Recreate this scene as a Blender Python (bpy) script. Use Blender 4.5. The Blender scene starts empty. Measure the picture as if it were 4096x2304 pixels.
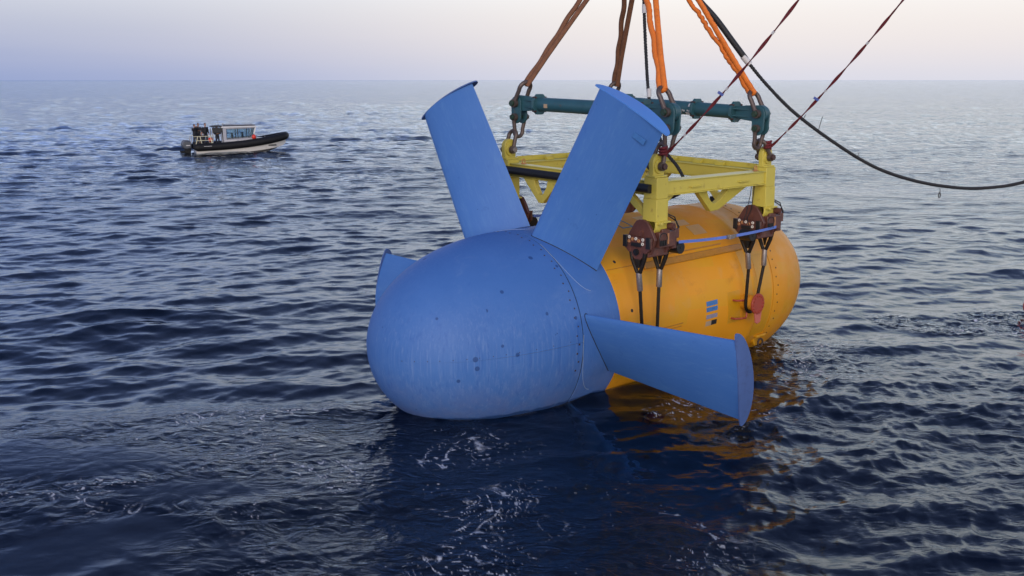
import bpy, bmesh, math, random
import numpy as np
from mathutils import Vector, Matrix
R = math.radians
random.seed(7)
sc = bpy.context.scene
COL = sc.collection

# ------------------------------------------------------------------ camera
cd = bpy.data.cameras.new('camera'); cam = bpy.data.objects.new('camera', cd); COL.objects.link(cam)
cd.sensor_width = 36; cd.lens = 35.68; cd.clip_start = 0.1; cd.clip_end = 60000
cam.location = (0, 0, 5.921); cam.rotation_euler = (R(90 - 11.583), 0, 0)
sc.camera = cam

# ------------------------------------------------------------------ sky (dusk, sun just gone behind the camera, to the right)
SUN_AZ = R(187)          # clockwise from the view direction (+Y)
world = bpy.data.worlds.new('World'); sc.world = world; world.use_nodes = True
wt = world.node_tree; wn = wt.nodes; wl = wt.links
bg = wn['Background']
def wnode(t, **k):
    n = wn.new(t)
    for a, b in k.items(): setattr(n, a, b)
    return n
tc = wnode('ShaderNodeTexCoord'); sep = wnode('ShaderNodeSeparateXYZ')
wl.new(tc.outputs['Generated'], sep.inputs[0])
def ramp(stops):
    n = wnode('ShaderNodeValToRGB'); cr = n.color_ramp; cr.interpolation = 'B_SPLINE'
    while len(cr.elements) < len(stops): cr.elements.new(0.5)
    for e, (p, c) in zip(cr.elements, stops): e.position = p; e.color = (*c, 1)
    return n
up = wnode('ShaderNodeMath', operation='ABSOLUTE'); wl.new(sep.outputs['Z'], up.inputs[0])
cool = ramp([(0.0, (.26, .335, .58)), (.03, (.37, .415, .60)), (.065, (.53, .545, .64)), (.10, (.62, .68, .80)), (.15, (.56, .69, 1.05)),
             (.24, (.38, .52, 1.0)), (.38, (.075, .13, .34)), (1.0, (.05, .10, .28))])
warm = ramp([(0.0, (.63, .645, .75)), (.03, (.78, .72, .73)), (.065, (.85, .79, .76)), (.10, (.95, .95, .95)), (.17, (1.25, 1.32, 1.45)),
             (.28, (.92, 1.05, 1.38)), (.42, (.14, .21, .46)), (1.0, (.05, .10, .28))])  # both ramps brightened just above the view, added for stronger glints on the water
wl.new(up.outputs[0], cool.inputs[0]); wl.new(up.outputs[0], warm.inputs[0])
# how far a direction turns from the cool (left) to the warm (right) side of the horizon
dx = wnode('ShaderNodeMath', operation='MULTIPLY'); dx.inputs[1].default_value = math.sin(R(95)); wl.new(sep.outputs['X'], dx.inputs[0])
dy = wnode('ShaderNodeMath', operation='MULTIPLY_ADD'); dy.inputs[1].default_value = math.cos(R(95)); wl.new(sep.outputs['Y'], dy.inputs[0]); wl.new(dx.outputs[0], dy.inputs[2])
az = wnode('ShaderNodeMapRange', interpolation_type='SMOOTHSTEP'); az.inputs[1].default_value = -.57; az.inputs[2].default_value = .08
wl.new(dy.outputs[0], az.inputs[0])
mixc = wnode('ShaderNodeMix', data_type='RGBA'); wl.new(az.outputs[0], mixc.inputs[0]); wl.new(cool.outputs[0], mixc.inputs[6]); wl.new(warm.outputs[0], mixc.inputs[7])
sky = wnode('ShaderNodeTexSky', sky_type='NISHITA', sun_disc=False)
sky.sun_elevation = R(4); sky.sun_rotation = SUN_AZ; sky.dust_density = .6; sky.ozone_density = 2.5
SKY_NISHITA = .010
scl = wnode('ShaderNodeVectorMath', operation='SCALE'); scl.inputs[3].default_value = SKY_NISHITA; wl.new(sky.outputs[0], scl.inputs[0])
addc = wnode('ShaderNodeVectorMath', operation='ADD'); cmap = wnode('ShaderNodeMapping'); cmap.inputs[3].default_value = (1.6, 1.6, 26); wl.new(tc.outputs['Generated'], cmap.inputs[0])
cn = wnode('ShaderNodeTexNoise'); cn.inputs['Scale'].default_value = 1.3; cn.inputs['Detail'].default_value = 4; wl.new(cmap.outputs[0], cn.inputs['Vector'])
cr_ = wnode('ShaderNodeMapRange', interpolation_type='SMOOTHSTEP'); cr_.inputs[1].default_value = .35; cr_.inputs[2].default_value = .72; cr_.inputs[4].default_value = .07; wl.new(cn.outputs['Fac'], cr_.inputs[0])
veil = wnode('ShaderNodeMix', data_type='RGBA'); veil.inputs[7].default_value = (.80, .74, .76, 1); wl.new(cr_.outputs[0], veil.inputs[0]); wl.new(mixc.outputs[2], veil.inputs[6])   # thin high veil
wl.new(veil.outputs[2], addc.inputs[0]); wl.new(scl.outputs[0], addc.inputs[1])
wl.new(addc.outputs[0], bg.inputs[0]); bg.inputs[1].default_value = 1.0

# ------------------------------------------------------------------ last light
sd = bpy.data.lights.new('sun', 'SUN'); sd.energy = 2.45; sd.angle = R(60); sd.color = (1.0, .86, .72)
sun = bpy.data.objects.new('sun', sd); COL.objects.link(sun)
el = R(14); sv = Vector((math.sin(SUN_AZ) * math.cos(el), math.cos(SUN_AZ) * math.cos(el), math.sin(el)))
sun.rotation_euler = (-sv).to_track_quat('-Z', 'Y').to_euler()

vs = sc.view_settings; vs.view_transform = 'Standard'; vs.look = 'None'; vs.exposure = 0.1; vs.gamma = 1.0; vs.use_curve_mapping = False
sc.cycles.use_denoising = True
sc.cycles.max_bounces = 6; sc.cycles.transparent_max_bounces = 6; sc.cycles.diffuse_bounces = 2; sc.cycles.glossy_bounces = 3; sc.cycles.volume_bounces = 0

# ------------------------------------------------------------------ materials
def new_mat(name):
    m = bpy.data.materials.new(name); m.use_nodes = True
    nt = m.node_tree; b = nt.nodes['Principled BSDF']
    return m, nt, b
def N(nt, t, ins=None, **k):
    n = nt.nodes.new(t)
    for a, v in k.items(): setattr(n, a, v)
    for i, v in (ins or {}).items():
        if hasattr(v, 'is_output') or isinstance(v, bpy.types.NodeSocket): nt.links.new(v, n.inputs[i])
        else: n.inputs[i].default_value = v
    return n
def mixrgb(nt, f, a, b, blend='MIX'):
    n = nt.nodes.new('ShaderNodeMix'); n.data_type = 'RGBA'; n.blend_type = blend
    for i, v in ((0, f), (6, a), (7, b)):
        if isinstance(v, bpy.types.NodeSocket): nt.links.new(v, n.inputs[i])
        elif isinstance(v, tuple): n.inputs[i].default_value = (*v[:3], 1)
        else: n.inputs[i].default_value = v
    return n.outputs[2]
def coords(nt, scale=(1, 1, 1), rot=(0, 0, 0)):
    t = nt.nodes.new('ShaderNodeTexCoord')
    mp = nt.nodes.new('ShaderNodeMapping'); mp.inputs[3].default_value = scale; mp.inputs[2].default_value = rot
    nt.links.new(t.outputs['Object'], mp.inputs[0]); return mp.outputs[0]
def noise(nt, vec, s, d=4, r=.6, dist=0):
    return N(nt, 'ShaderNodeTexNoise', {'Vector': vec, 'Scale': s, 'Detail': d, 'Roughness': r, 'Distortion': dist}).outputs['Fac']
def rng(nt, v, a, b, lo=0., hi=1.):
    return N(nt, 'ShaderNodeMapRange', {0: v, 1: a, 2: b, 3: lo, 4: hi}, interpolation_type='SMOOTHSTEP').outputs[0]
def paint(name, col, rough=.5, metal=0., var=.12, scale=3., dirt=None, dirt_amt=0., dirt_lo=.52, bump=.0, bscale=60., spec=.5):
    m, nt, b = new_mat(name)
    v = coords(nt)
    n1 = noise(nt, v, scale, 6, .65)
    dk = tuple(c * (1 - var * 2) for c in col); lt = tuple(min(1, c * (1 + var)) for c in col)
    c = mixrgb(nt, n1, dk, lt)
    if dirt:
        n2 = noise(nt, v, scale * 3.1, 8, .7)
        f = N(nt, 'ShaderNodeMath', {0: rng(nt, n2, dirt_lo, dirt_lo + .14), 1: dirt_amt}, operation='MULTIPLY').outputs[0]
        c = mixrgb(nt, f, c, dirt)
    nt.links.new(c, b.inputs['Base Color'])
    b.inputs['Roughness'].default_value = rough; b.inputs['Metallic'].default_value = metal
    b.inputs['Specular IOR Level'].default_value = spec
    if bump:
        h = noise(nt, v, bscale, 4, .6)
        nt.links.new(N(nt, 'ShaderNodeBump', {'Strength': bump, 'Distance': .01, 'Height': h}).outputs[0], b.inputs['Normal'])
    return m

def blue_skin(name, streaks=1., spots=0.):
    """matt blue antifouling: run marks down the sides, blotches, brush lines, a few round stains"""
    m, nt, b = new_mat(name)
    v = coords(nt)
    base = mixrgb(nt, noise(nt, v, 1.1, 5, .6), (.046, .150, .45), (.076, .200, .53))
    vs_ = coords(nt, (7, 7, .16)); runs = noise(nt, vs_, 3.2, 7, .7, .4)
    lower = N(nt, 'ShaderNodeSeparateXYZ', {0: v}).outputs['Z']
    side = rng(nt, lower, 1.4, .1)
    f = N(nt, 'ShaderNodeMath', {0: rng(nt, runs, .47, .70), 1: side}, operation='MULTIPLY').outputs[0]
    f = N(nt, 'ShaderNodeMath', {0: f, 1: .55 * streaks}, operation='MULTIPLY').outputs[0]
    c = mixrgb(nt, f, base, (.17, .28, .56))
    f2 = N(nt, 'ShaderNodeMath', {0: rng(nt, noise(nt, coords(nt, (5, 5, .15), (0, 0, .7)), 2.3, 6, .7), .52, .68), 1: .6 * streaks}, operation='MULTIPLY').outputs[0]
    c = mixrgb(nt, N(nt, 'ShaderNodeMath', {0: f2, 1: side}, operation='MULTIPLY').outputs[0], c, (.030, .115, .42))
    # underside shading painted in: purple-grey towards the bottom, broken up by noise
    low = N(nt, 'ShaderNodeMath', {0: rng(nt, lower, .0, -1.15), 1: rng(nt, noise(nt, v, 2.2, 5, .6), .3, .75, .15, .7)}, operation='MULTIPLY').outputs[0]
    c = mixrgb(nt, low, c, (.125, .165, .37))
    wet = N(nt, 'ShaderNodeMath', {0: lower, 1: N(nt, 'ShaderNodeMath', {0: noise(nt, v, 3., 5, .6), 1: .16}, operation='MULTIPLY').outputs[0]}, operation='SUBTRACT').outputs[0]
    wetf = rng(nt, wet, -1.16, -1.20, 0, .9)
    c = mixrgb(nt, wetf, c, (.018, .06, .20))
    # broad scuffs and salt bloom
    c = mixrgb(nt, rng(nt, noise(nt, coords(nt, (1., 1.6, 1.6)), 1.6, 8, .72, .6), .54, .74, 0, .5), c, (.12, .235, .52))
    c = mixrgb(nt, rng(nt, noise(nt, coords(nt, (1.3, 1, 1)), 2.7, 8, .75, .8), .58, .74, 0, .45), c, (.035, .125, .44))
    if spots:
        vo = N(nt, 'ShaderNodeTexVoronoi', {'Vector': v, 'Scale': 3.0, 'Randomness': 1.})
        rad = N(nt, 'ShaderNodeMath', {0: N(nt, 'ShaderNodeSeparateColor', {0: vo.outputs['Color']}).outputs[0], 1: .15}, operation='MULTIPLY').outputs[0]
        d = N(nt, 'ShaderNodeMath', {0: vo.outputs['Distance'], 1: rad}, operation='SUBTRACT').outputs[0]
        f3 = N(nt, 'ShaderNodeMath', {0: rng(nt, d, .018, -.01), 1: .85 * spots}, operation='MULTIPLY').outputs[0]
        c = mixrgb(nt, f3, c, (.022, .07, .24))
    # fine brush drag
    fine = noise(nt, coords(nt, (40, 40, 2.5), (.5, 0, .3)), 2., 4, .7)
    c = mixrgb(nt, .35, c, mixrgb(nt, fine, (.55, .55, .55), (1, 1, 1)), 'MULTIPLY')
    nt.links.new(c, b.inputs['Base Color'])
    nt.links.new(rng(nt, runs, .3, .7, .48, .66), b.inputs['Roughness']); b.inputs['Specular IOR Level'].default_value = .35
    nt.links.new(N(nt, 'ShaderNodeBump', {'Strength': .12, 'Distance': .004, 'Height': noise(nt, v, 45, 5, .6)}).outputs[0], b.inputs['Normal'])
    return m

def yellow_skin(name):
    """orange yellow nacelle paint with brighter touched up panels, rub marks and grime"""
    m, nt, b = new_mat(name)
    v = coords(nt)
    base = mixrgb(nt, noise(nt, v, .9, 5, .6), (.66, .26, .010), (.76, .335, .016))
    br = N(nt, 'ShaderNodeTexBrick', {'Vector': coords(nt, (.55, .9, .9), (1.2, .0, .15)), 'Scale': 1.0, 'Mortar Size': 0., 'Color1': (0, 0, 0, 1), 'Color2': (1, 1, 1, 1)})
    pm = rng(nt, N(nt, 'ShaderNodeMath', {0: br.outputs['Color'], 1: noise(nt, v, .8, 3)}, operation='MULTIPLY').outputs[0], .30, .50, 0, .35)
    c = mixrgb(nt, pm, base, (.60, .35, .015))
    c = mixrgb(nt, rng(nt, noise(nt, coords(nt, (1.4, 5, .5)), 1.6, 6, .65), .58, .78, 0, .55), c, (.44, .17, .02))
    c = mixrgb(nt, rng(nt, noise(nt, v, 2.0, 3), .60, .72, 0, .35), c, (.62, .32, .08))
    nt.links.new(c, b.inputs['Base Color'])
    nt.links.new(rng(nt, noise(nt, v, 3, 4), .3, .7, .40, .55), b.inputs['Roughness']); b.inputs['Specular IOR Level'].default_value = .35
    nt.links.new(N(nt, 'ShaderNodeBump', {'Strength': .10, 'Distance': .01, 'Height': noise(nt, v, 7, 5, .6)}).outputs[0], b.inputs['Normal'])
    return m

M = {}
M['blue_nose'] = blue_skin('blue_nose', 1., 1.)
M['blue_hub'] = blue_skin('blue_hub', .7, 0)
def blue_blade(name):
    m, nt, b = new_mat(name)
    v = coords(nt)
    c = mixrgb(nt, noise(nt, v, 1.3, 6, .6), (.044, .148, .445), (.069, .193, .51))
    drag = noise(nt, coords(nt, (60, 9, 2.2), (0, .25, .5)), 1.6, 6, .75)
    c = mixrgb(nt, rng(nt, drag, .50, .78, 0, .6), c, (.12, .25, .54))
    c = mixrgb(nt, rng(nt, noise(nt, coords(nt, (1.3, 1.6, .3)), 1.7, 6, .7, .3), .48, .66, 0, .55), c, (.09, .225, .51))
    c = mixrgb(nt, rng(nt, noise(nt, v, 3.5, 5, .7), .62, .75, 0, .5), c, (.032, .11, .38))
    vo = N(nt, 'ShaderNodeTexVoronoi', {'Vector': v, 'Scale': 3.2})
    c = mixrgb(nt, rng(nt, vo.outputs['Distance'], .035, .02, 0, .8), c, (.02, .05, .18))
    nt.links.new(c, b.inputs['Base Color']); b.inputs['Roughness'].default_value = .52; b.inputs['Specular IOR Level'].default_value = .35
    nt.links.new(N(nt, 'ShaderNodeBump', {'Strength': .15, 'Distance': .004, 'Height': drag}).outputs[0], b.inputs['Normal'])
    return m
M['blue_blade'] = blue_blade('blue_blade')
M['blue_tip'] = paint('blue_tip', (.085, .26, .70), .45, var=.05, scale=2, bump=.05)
M['groove'] = paint('groove', (.012, .014, .02), .7, var=.2)
M['rust_bolt'] = paint('rust_bolt', (.055, .035, .03), .7, var=.3, scale=20)
M['yellow'] = yellow_skin('yellow')
M['yellow_rail'] = paint('yellow_rail', (.52, .23, .022), .4, var=.15, scale=5, dirt=(.22, .10, .03), dirt_amt=.5, bump=.05)
M['frame'] = paint('frame', (.62, .52, .085), .42, var=.09, scale=1.6, dirt=(.24, .12, .035), dirt_amt=.6, dirt_lo=.58, bump=.06, bscale=25)
M['frame_top'] = paint('frame_top', (.60, .54, .12), .35, var=.1, scale=2, dirt=(.4, .3, .15), dirt_amt=.4, dirt_lo=.6)
M['rubber'] = paint('rubber', (.012, .012, .014), .5, var=.3, scale=6, dirt=(.10, .10, .10), dirt_amt=.4, dirt_lo=.64, bump=.1)
M['rope'] = paint('rope', (.014, .016, .022), .6, var=.3, scale=12, dirt=(.07, .075, .09), dirt_amt=.5, dirt_lo=.55, bump=.4, bscale=90)
M['brown'] = paint('brown', (.135, .052, .040), .42, var=.35, scale=4, dirt=(.28, .10, .05), dirt_amt=.6, dirt_lo=.55, bump=.15, bscale=40)
M['wire'] = paint('wire', (.022, .018, .016), .45, .5, var=.3, scale=15, bump=.6, bscale=120)
M['ferrule'] = paint('ferrule', (.36, .32, .31), .42, .75, var=.25, scale=9, dirt=(.10, .07, .05), dirt_amt=.6, bump=.15)
M['white_washer'] = paint('white_washer', (.70, .66, .60), .5, var=.1, scale=30)
M['rust_washer'] = paint('rust_washer', (.52, .24, .10), .6, var=.2, scale=30)
M['strap'] = paint('strap', (.13, .23, .68), .7, var=.12, scale=10, bump=.3, bscale=150)
M['teal'] = paint('teal', (.030, .105, .135), .42, var=.2, scale=2.5, dirt=(.10, .07, .045), dirt_amt=.75, dirt_lo=.57, bump=.08)
M['shackle'] = paint('shackle', (.16, .125, .115), .5, .55, var=.3, scale=7, dirt=(.12, .06, .035), dirt_amt=.7, bump=.25)
M['bolt_green'] = paint('bolt_green', (.03, .075, .05), .5, .3, var=.3, scale=14, dirt=(.13, .07, .04), dirt_amt=.6)
M['bolt_brown'] = paint('bolt_brown', (.10, .055, .05), .5, .4, var=.3, scale=14)
M['sling_brown'] = paint('sling_brown', (.23, .10, .052), .85, var=.3, scale=5, dirt=(.10, .05, .03), dirt_amt=.6, bump=.5, bscale=45)
M['sling_orange'] = paint('sling_orange', (.80, .20, .022), .72, var=.18, scale=5, dirt=(.42, .09, .02), dirt_amt=.5, bump=.5, bscale=30)
M['red_line'] = paint('red_line', (.17, .016, .024), .75, var=.35, scale=14, bump=.5, bscale=80)
M['white_tag'] = paint('white_tag', (.62, .62, .64), .6, var=.08, scale=8)
M['blue_tag'] = paint('blue_tag', (.05, .09, .35), .6, var=.1)
M['red_paint'] = paint('red_paint', (.38, .062, .036), .45, var=.12, scale=8, dirt=(.30, .05, .03), dirt_amt=.4)
M['pink_paint'] = paint('pink_paint', (.55, .15, .11), .5, var=.1, scale=8)
M['patch_blue'] = paint('patch_blue', (.06, .20, .50), .45, var=.15, scale=12)
M['patch_grey'] = paint('patch_grey', (.30, .28, .36), .5, var=.15, scale=12)
M['patch_tan'] = paint('patch_tan', (.46, .33, .21), .5, var=.15, scale=12)
M['patch_black'] = paint('patch_black', (.015, .016, .018), .5, var=.15, scale=12)
M['patch_teal'] = paint('patch_teal', (.10, .22, .26), .5, var=.1, scale=12)
M['pale_line'] = paint('pale_line', (.30, .40, .58), .6, var=.1, scale=12)
M['red_float'] = paint('red_float', (.62, .035, .02), .4, var=.1)
# boat
M['tube_black'] = paint('tube_black', (.008, .009, .012), .6, var=.25, scale=3, dirt=(.03, .03, .035), dirt_amt=.4, spec=.25)
M['hull_white'] = paint('hull_white', (.56, .55, .54), .35, var=.08, scale=2, dirt=(.4, .35, .25), dirt_amt=.4)
M['hull_yellow'] = paint('hull_yellow', (.62, .52, .28), .5, var=.08)
M['cabin_grey'] = paint('cabin_grey', (.36, .37, .43), .42, var=.07, scale=2)
M['cabin_white'] = paint('cabin_white', (.66, .67, .70), .4, var=.06)
M['dark_deck'] = paint('dark_deck', (.025, .027, .033), .7, var=.2)
M['engine_grey'] = paint('engine_grey', (.06, .068, .09), .3, var=.12, spec=.6)
M['rail_cream'] = paint('rail_cream', (.70, .68, .50), .4, var=.08)
M['rail_grey'] = paint('rail_grey', (.30, .31, .34), .35, .5, var=.1)
M['skin'] = paint('skin', (.32, .18, .13), .55, var=.06)
M['jacket'] = paint('jacket', (.014, .016, .026), .8, var=.3, scale=8, bump=.3)
M['jacket_grey'] = paint('jacket_grey', (.045, .045, .055), .8, var=.3, scale=8, bump=.3)
M['trousers'] = paint('trousers', (.02, .024, .04), .8, var=.25, scale=8, bump=.3)
M['hair'] = paint('hair', (.03, .018, .012), .7, var=.2)
def glass():
    m, nt, b = new_mat('window_glass')
    b.inputs['Base Color'].default_value = (.55, .75, .80, 1); b.inputs['Roughness'].default_value = .04
    tr = N(nt, 'ShaderNodeBsdfTransparent', {0: (.74, .82, .86, 1)})
    gl = N(nt, 'ShaderNodeBsdfGlossy', {'Roughness': .03})
    fr = N(nt, 'ShaderNodeFresnel', {0: 1.5})
    mx = N(nt, 'ShaderNodeMixShader', {0: fr.outputs[0], 1: tr.outputs[0], 2: gl.outputs[0]})
    nt.links.new(mx.outputs[0], nt.nodes['Material Output'].inputs[0])
    return m
M['glass'] = glass()

# ------------------------------------------------------------------ mesh helpers
class MB:
    def __init__(s): s.v = []; s.f = []
    def add(s, vs, fs):
        o = len(s.v); s.v += [tuple(p) for p in vs]; s.f += [tuple(i + o for i in q) for q in fs]; return s
    def box(s, c, d, X=None):
        """c centre, d full sizes, X optional 3x3 axes"""
        c = Vector(c); h = [k / 2 for k in d]
        ax = X or (Vector((1, 0, 0)), Vector((0, 1, 0)), Vector((0, 0, 1)))
        vs = [c + ax[0] * (i * h[0]) + ax[1] * (j * h[1]) + ax[2] * (k * h[2]) for i in (-1, 1) for j in (-1, 1) for k in (-1, 1)]
        return s.add(vs, [(0, 1, 3, 2), (4, 6, 7, 5), (0, 4, 5, 1), (2, 3, 7, 6), (0, 2, 6, 4), (1, 5, 7, 3)])
    def lohi(s, lo, hi):
        return s.box([(a + b) / 2 for a, b in zip(lo, hi)], [abs(b - a) for a, b in zip(lo, hi)])
    def prism(s, poly, fn, t0, t1):
        """poly list of (u,v); fn(u,v,t)->xyz"""
        n = len(poly)
        vs = [fn(u, v, t0) for u, v in poly] + [fn(u, v, t1) for u, v in poly]
        fs = [tuple(range(n - 1, -1, -1)), tuple(range(n, 2 * n))] + [(i, (i + 1) % n, n + (i + 1) % n, n + i) for i in range(n)]
        return s.add(vs, fs)
    def tube(s, pts, r, n=10, closed=False, flat=1., upv=(0, 0, 1), twist=0., caps=True):
        pts = [Vector(p) for p in pts]; L = len(pts); rs = r if isinstance(r, (list, tuple)) else [r] * L
        fl = flat if isinstance(flat, (list, tuple)) else [flat] * L
        vs = []; prev = None
        for i, p in enumerate(pts):
            a = pts[(i - 1) % L] if (closed or i > 0) else p; b = pts[(i + 1) % L] if (closed or i < L - 1) else p
            t = (b - a).normalized()
            if prev is None:
                u = Vector(upv); u = u - t * u.dot(t)
                if u.length < 1e-3: u = Vector((1, 0, 0)) - t * t.x
            else: u = prev - t * prev.dot(t)
            u.normalize(); prev = u; w = t.cross(u)
            for k in range(n):
                an = 2 * math.pi * k / n
                q = u * (math.cos(an) * rs[i]) + w * (math.sin(an) * rs[i] * fl[i])
                if twist: q = Matrix.Rotation(twist * i, 3, t) @ q
                vs.append(p + q)
        fs = []
        m = L if closed else L - 1
        for i in range(m):
            j = (i + 1) % L
            for k in range(n): fs.append((i * n + k, i * n + (k + 1) % n, j * n + (k + 1) % n, j * n + k))
        if not closed and caps: fs += [tuple(range(n - 1, -1, -1)), tuple((L - 1) * n + k for k in range(n))]
        return s.add(vs, fs)
    def cyl(s, p0, p1, r, n=16, r1=None, upv=(0, 0, 1)):
        return s.tube([p0, p1], [r, r1 if r1 is not None else r], n, upv=upv)
    def lathe(s, prof, n=64, a0=0., a1=2 * math.pi):
        """profile (x, r) turned about local X; angle 0 = +Y, towards +Z"""
        full = abs(a1 - a0 - 2 * math.pi) < 1e-6; cols = n if full else n + 1
        vs = [(x, r * math.cos(a0 + (a1 - a0) * k / n), r * math.sin(a0 + (a1 - a0) * k / n)) for x, r in prof for k in range(cols)]
        fs = []
        for i in range(len(prof) - 1):
            for k in range(n):
                k2 = (k + 1) % cols
                fs.append((i * cols + k, i * cols + k2, (i + 1) * cols + k2, (i + 1) * cols + k))
        return s.add(vs, fs)
    def sphere(s, c, r, nu=16, nv=10, sc_=(1, 1, 1)):
        vs = []; fs = []
        for i in range(nv + 1):
            ph = math.pi * i / nv
            for k in range(nu):
                th = 2 * math.pi * k / nu
                vs.append((c[0] + r * sc_[0] * math.sin(ph) * math.cos(th), c[1] + r * sc_[1] * math.sin(ph) * math.sin(th), c[2] + r * sc_[2] * math.cos(ph)))
        for i in range(nv):
            for k in range(nu): fs.append((i * nu + k, (i + 1) * nu + k, (i + 1) * nu + (k + 1) % nu, i * nu + (k + 1) % nu))
        return s.add(vs, fs)
    def build(s, name, mat, parent=None, origin=None, smooth=32, bevel=0., fn=None):
        vs = s.v
        if fn: vs = [tuple(fn(*p)) for p in vs]
        if origin is not None: vs = [(p[0] - origin[0], p[1] - origin[1], p[2] - origin[2]) for p in vs]
        me = bpy.data.meshes.new(name); me.from_pydata(vs, [], s.f); me.validate()
        bm = bmesh.new(); bm.from_mesh(me); bmesh.ops.remove_doubles(bm, verts=bm.verts, dist=1e-5); bmesh.ops.recalc_face_normals(bm, faces=bm.faces); bm.to_mesh(me); bm.free()
        if smooth:
            me.polygons.foreach_set('use_smooth', [True] * len(me.polygons)); me.set_sharp_from_angle(angle=R(smooth))
        me.materials.append(M[mat] if isinstance(mat, str) else mat)
        o = bpy.data.objects.new(name, me); COL.objects.link(o)
        if parent is not None: o.parent = parent
        if origin is not None: o.location = origin
        if bevel:
            bv = o.modifiers.new('bevel', 'BEVEL'); bv.width = bevel; bv.segments = 2; bv.limit_method = 'ANGLE'; bv.angle_limit = R(40); bv.harden_normals = False
        return o
def tag(o, label=None, cat=None, group=None, kind=None):
    for k, v in (('label', label), ('category', cat), ('group', group), ('kind', kind)):
        if v: o[k] = v
    return o
def empty(name, mw, label, cat, group=None):
    o = bpy.data.objects.new(name, None); COL.objects.link(o); o.empty_display_size = .2
    if isinstance(mw, Matrix): o.matrix_world = mw
    else: o.location = mw
    return tag(o, label, cat, group)
def inst(o, parent, loc=None, mat=None):
    c = o.copy(); COL.objects.link(c); c.parent = parent
    if loc is not None: c.location = loc
    if mat is not None: c.matrix_local = mat
    return c

# turbine axes (x to the nose, y to the starboard side facing the ship, z up) and rig axes
TO = Vector((.35360, 19.51118, 1.20209))
TA_, TE1, TE2 = Vector((-.732675, -.680517, -.009174)), Vector((.680545, -.732706, 0)), Vector((-.006722, -.006243, .999958))
TM = Matrix((TA_, TE1, TE2)).transposed().to_4x4(); TM.translation = TO
FA, FE = Vector((-.746321, -.665586, 0)), Vector((.665586, -.746321, 0))
C0 = Vector((.35360, 19.51118, 0))
FM = Matrix((FA, FE, Vector((0, 0, 1)))).transposed().to_4x4(); FM.translation = C0
def FW(s, t, z): return C0 + FA * s + FE * t + Vector((0, 0, z))      # rig -> world
TMI = TM.inverted()
def FT(s, t, z): return TMI @ FW(s, t, z)                              # rig -> turbine

# ------------------------------------------------------------------ sea
def fft_band(L, n, lmin, lmax, ddeg, spread, slope, seed, p=3.2):
    """periodic wave field from a directional spectrum; returns height and the two choppy shifts"""
    rs = np.random.RandomState(seed)
    k1 = 2 * np.pi * np.fft.fftfreq(n, L / n); kx, ky = np.meshgrid(k1, k1, indexing='ij'); k = np.hypot(kx, ky); k[0, 0] = 1
    lam = 2 * np.pi / k
    d = np.arctan2(ky, kx) - np.radians(ddeg)
    w = np.exp(-.5 * (np.arctan2(np.sin(d), np.cos(d)) / np.radians(spread)) ** 2)
    amp = k ** (-p / 2 - .5) * np.sqrt(w) * (1 / (1 + np.exp(-(lam - lmin) / (.12 * lmin)))) * (1 / (1 + np.exp((lam - lmax) / (.15 * lmax))))
    amp[0, 0] = 0
    H = amp * (rs.normal(size=k.shape) + 1j * rs.normal(size=k.shape))
    h = np.fft.ifft2(H).real; sx = np.fft.ifft2(1j * kx * H).real; sy = np.fft.ifft2(1j * ky * H).real
    f = slope / np.sqrt((sx ** 2 + sy ** 2).mean())
    return L, n, (h * f).astype(np.float32), (np.fft.ifft2(-1j * kx / k * H).real * f).astype(np.float32), (np.fft.ifft2(-1j * ky / k * H).real * f).astype(np.float32)
def sample(band, x, y, ang=0.):
    L, n, *fl = band
    c, s_ = math.cos(ang), math.sin(ang)
    u = (c * x + s_ * y) / L * n; v = (-s_ * x + c * y) / L * n
    i = np.floor(u).astype(np.int64); j = np.floor(v).astype(np.int64); fu = (u - i).astype(np.float32); fv = (v - j).astype(np.float32)
    i0 = i % n; i1 = (i + 1) % n; j0 = j % n; j1 = (j + 1) % n
    o = [a[i0, j0] * (1 - fu) * (1 - fv) + a[i1, j0] * fu * (1 - fv) + a[i0, j1] * (1 - fu) * fv + a[i1, j1] * fu * fv for a in fl]
    return o[0], c * o[1] - s_ * o[2], s_ * o[1] + c * o[2]
def sstep(a, b, x):
    t = np.clip((x - a) / (b - a), 0, 1); return t * t * (3 - 2 * t)
def blob(x, y, cx, cy, rx, ry, ang=0., soft=.45):
    c, s_ = math.cos(ang), math.sin(ang); u = (c * (x - cx) + s_ * (y - cy)) / rx; v = (-s_ * (x - cx) + c * (y - cy)) / ry
    return 1 - sstep(1 - soft, 1 + soft, np.hypot(u, v))
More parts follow.
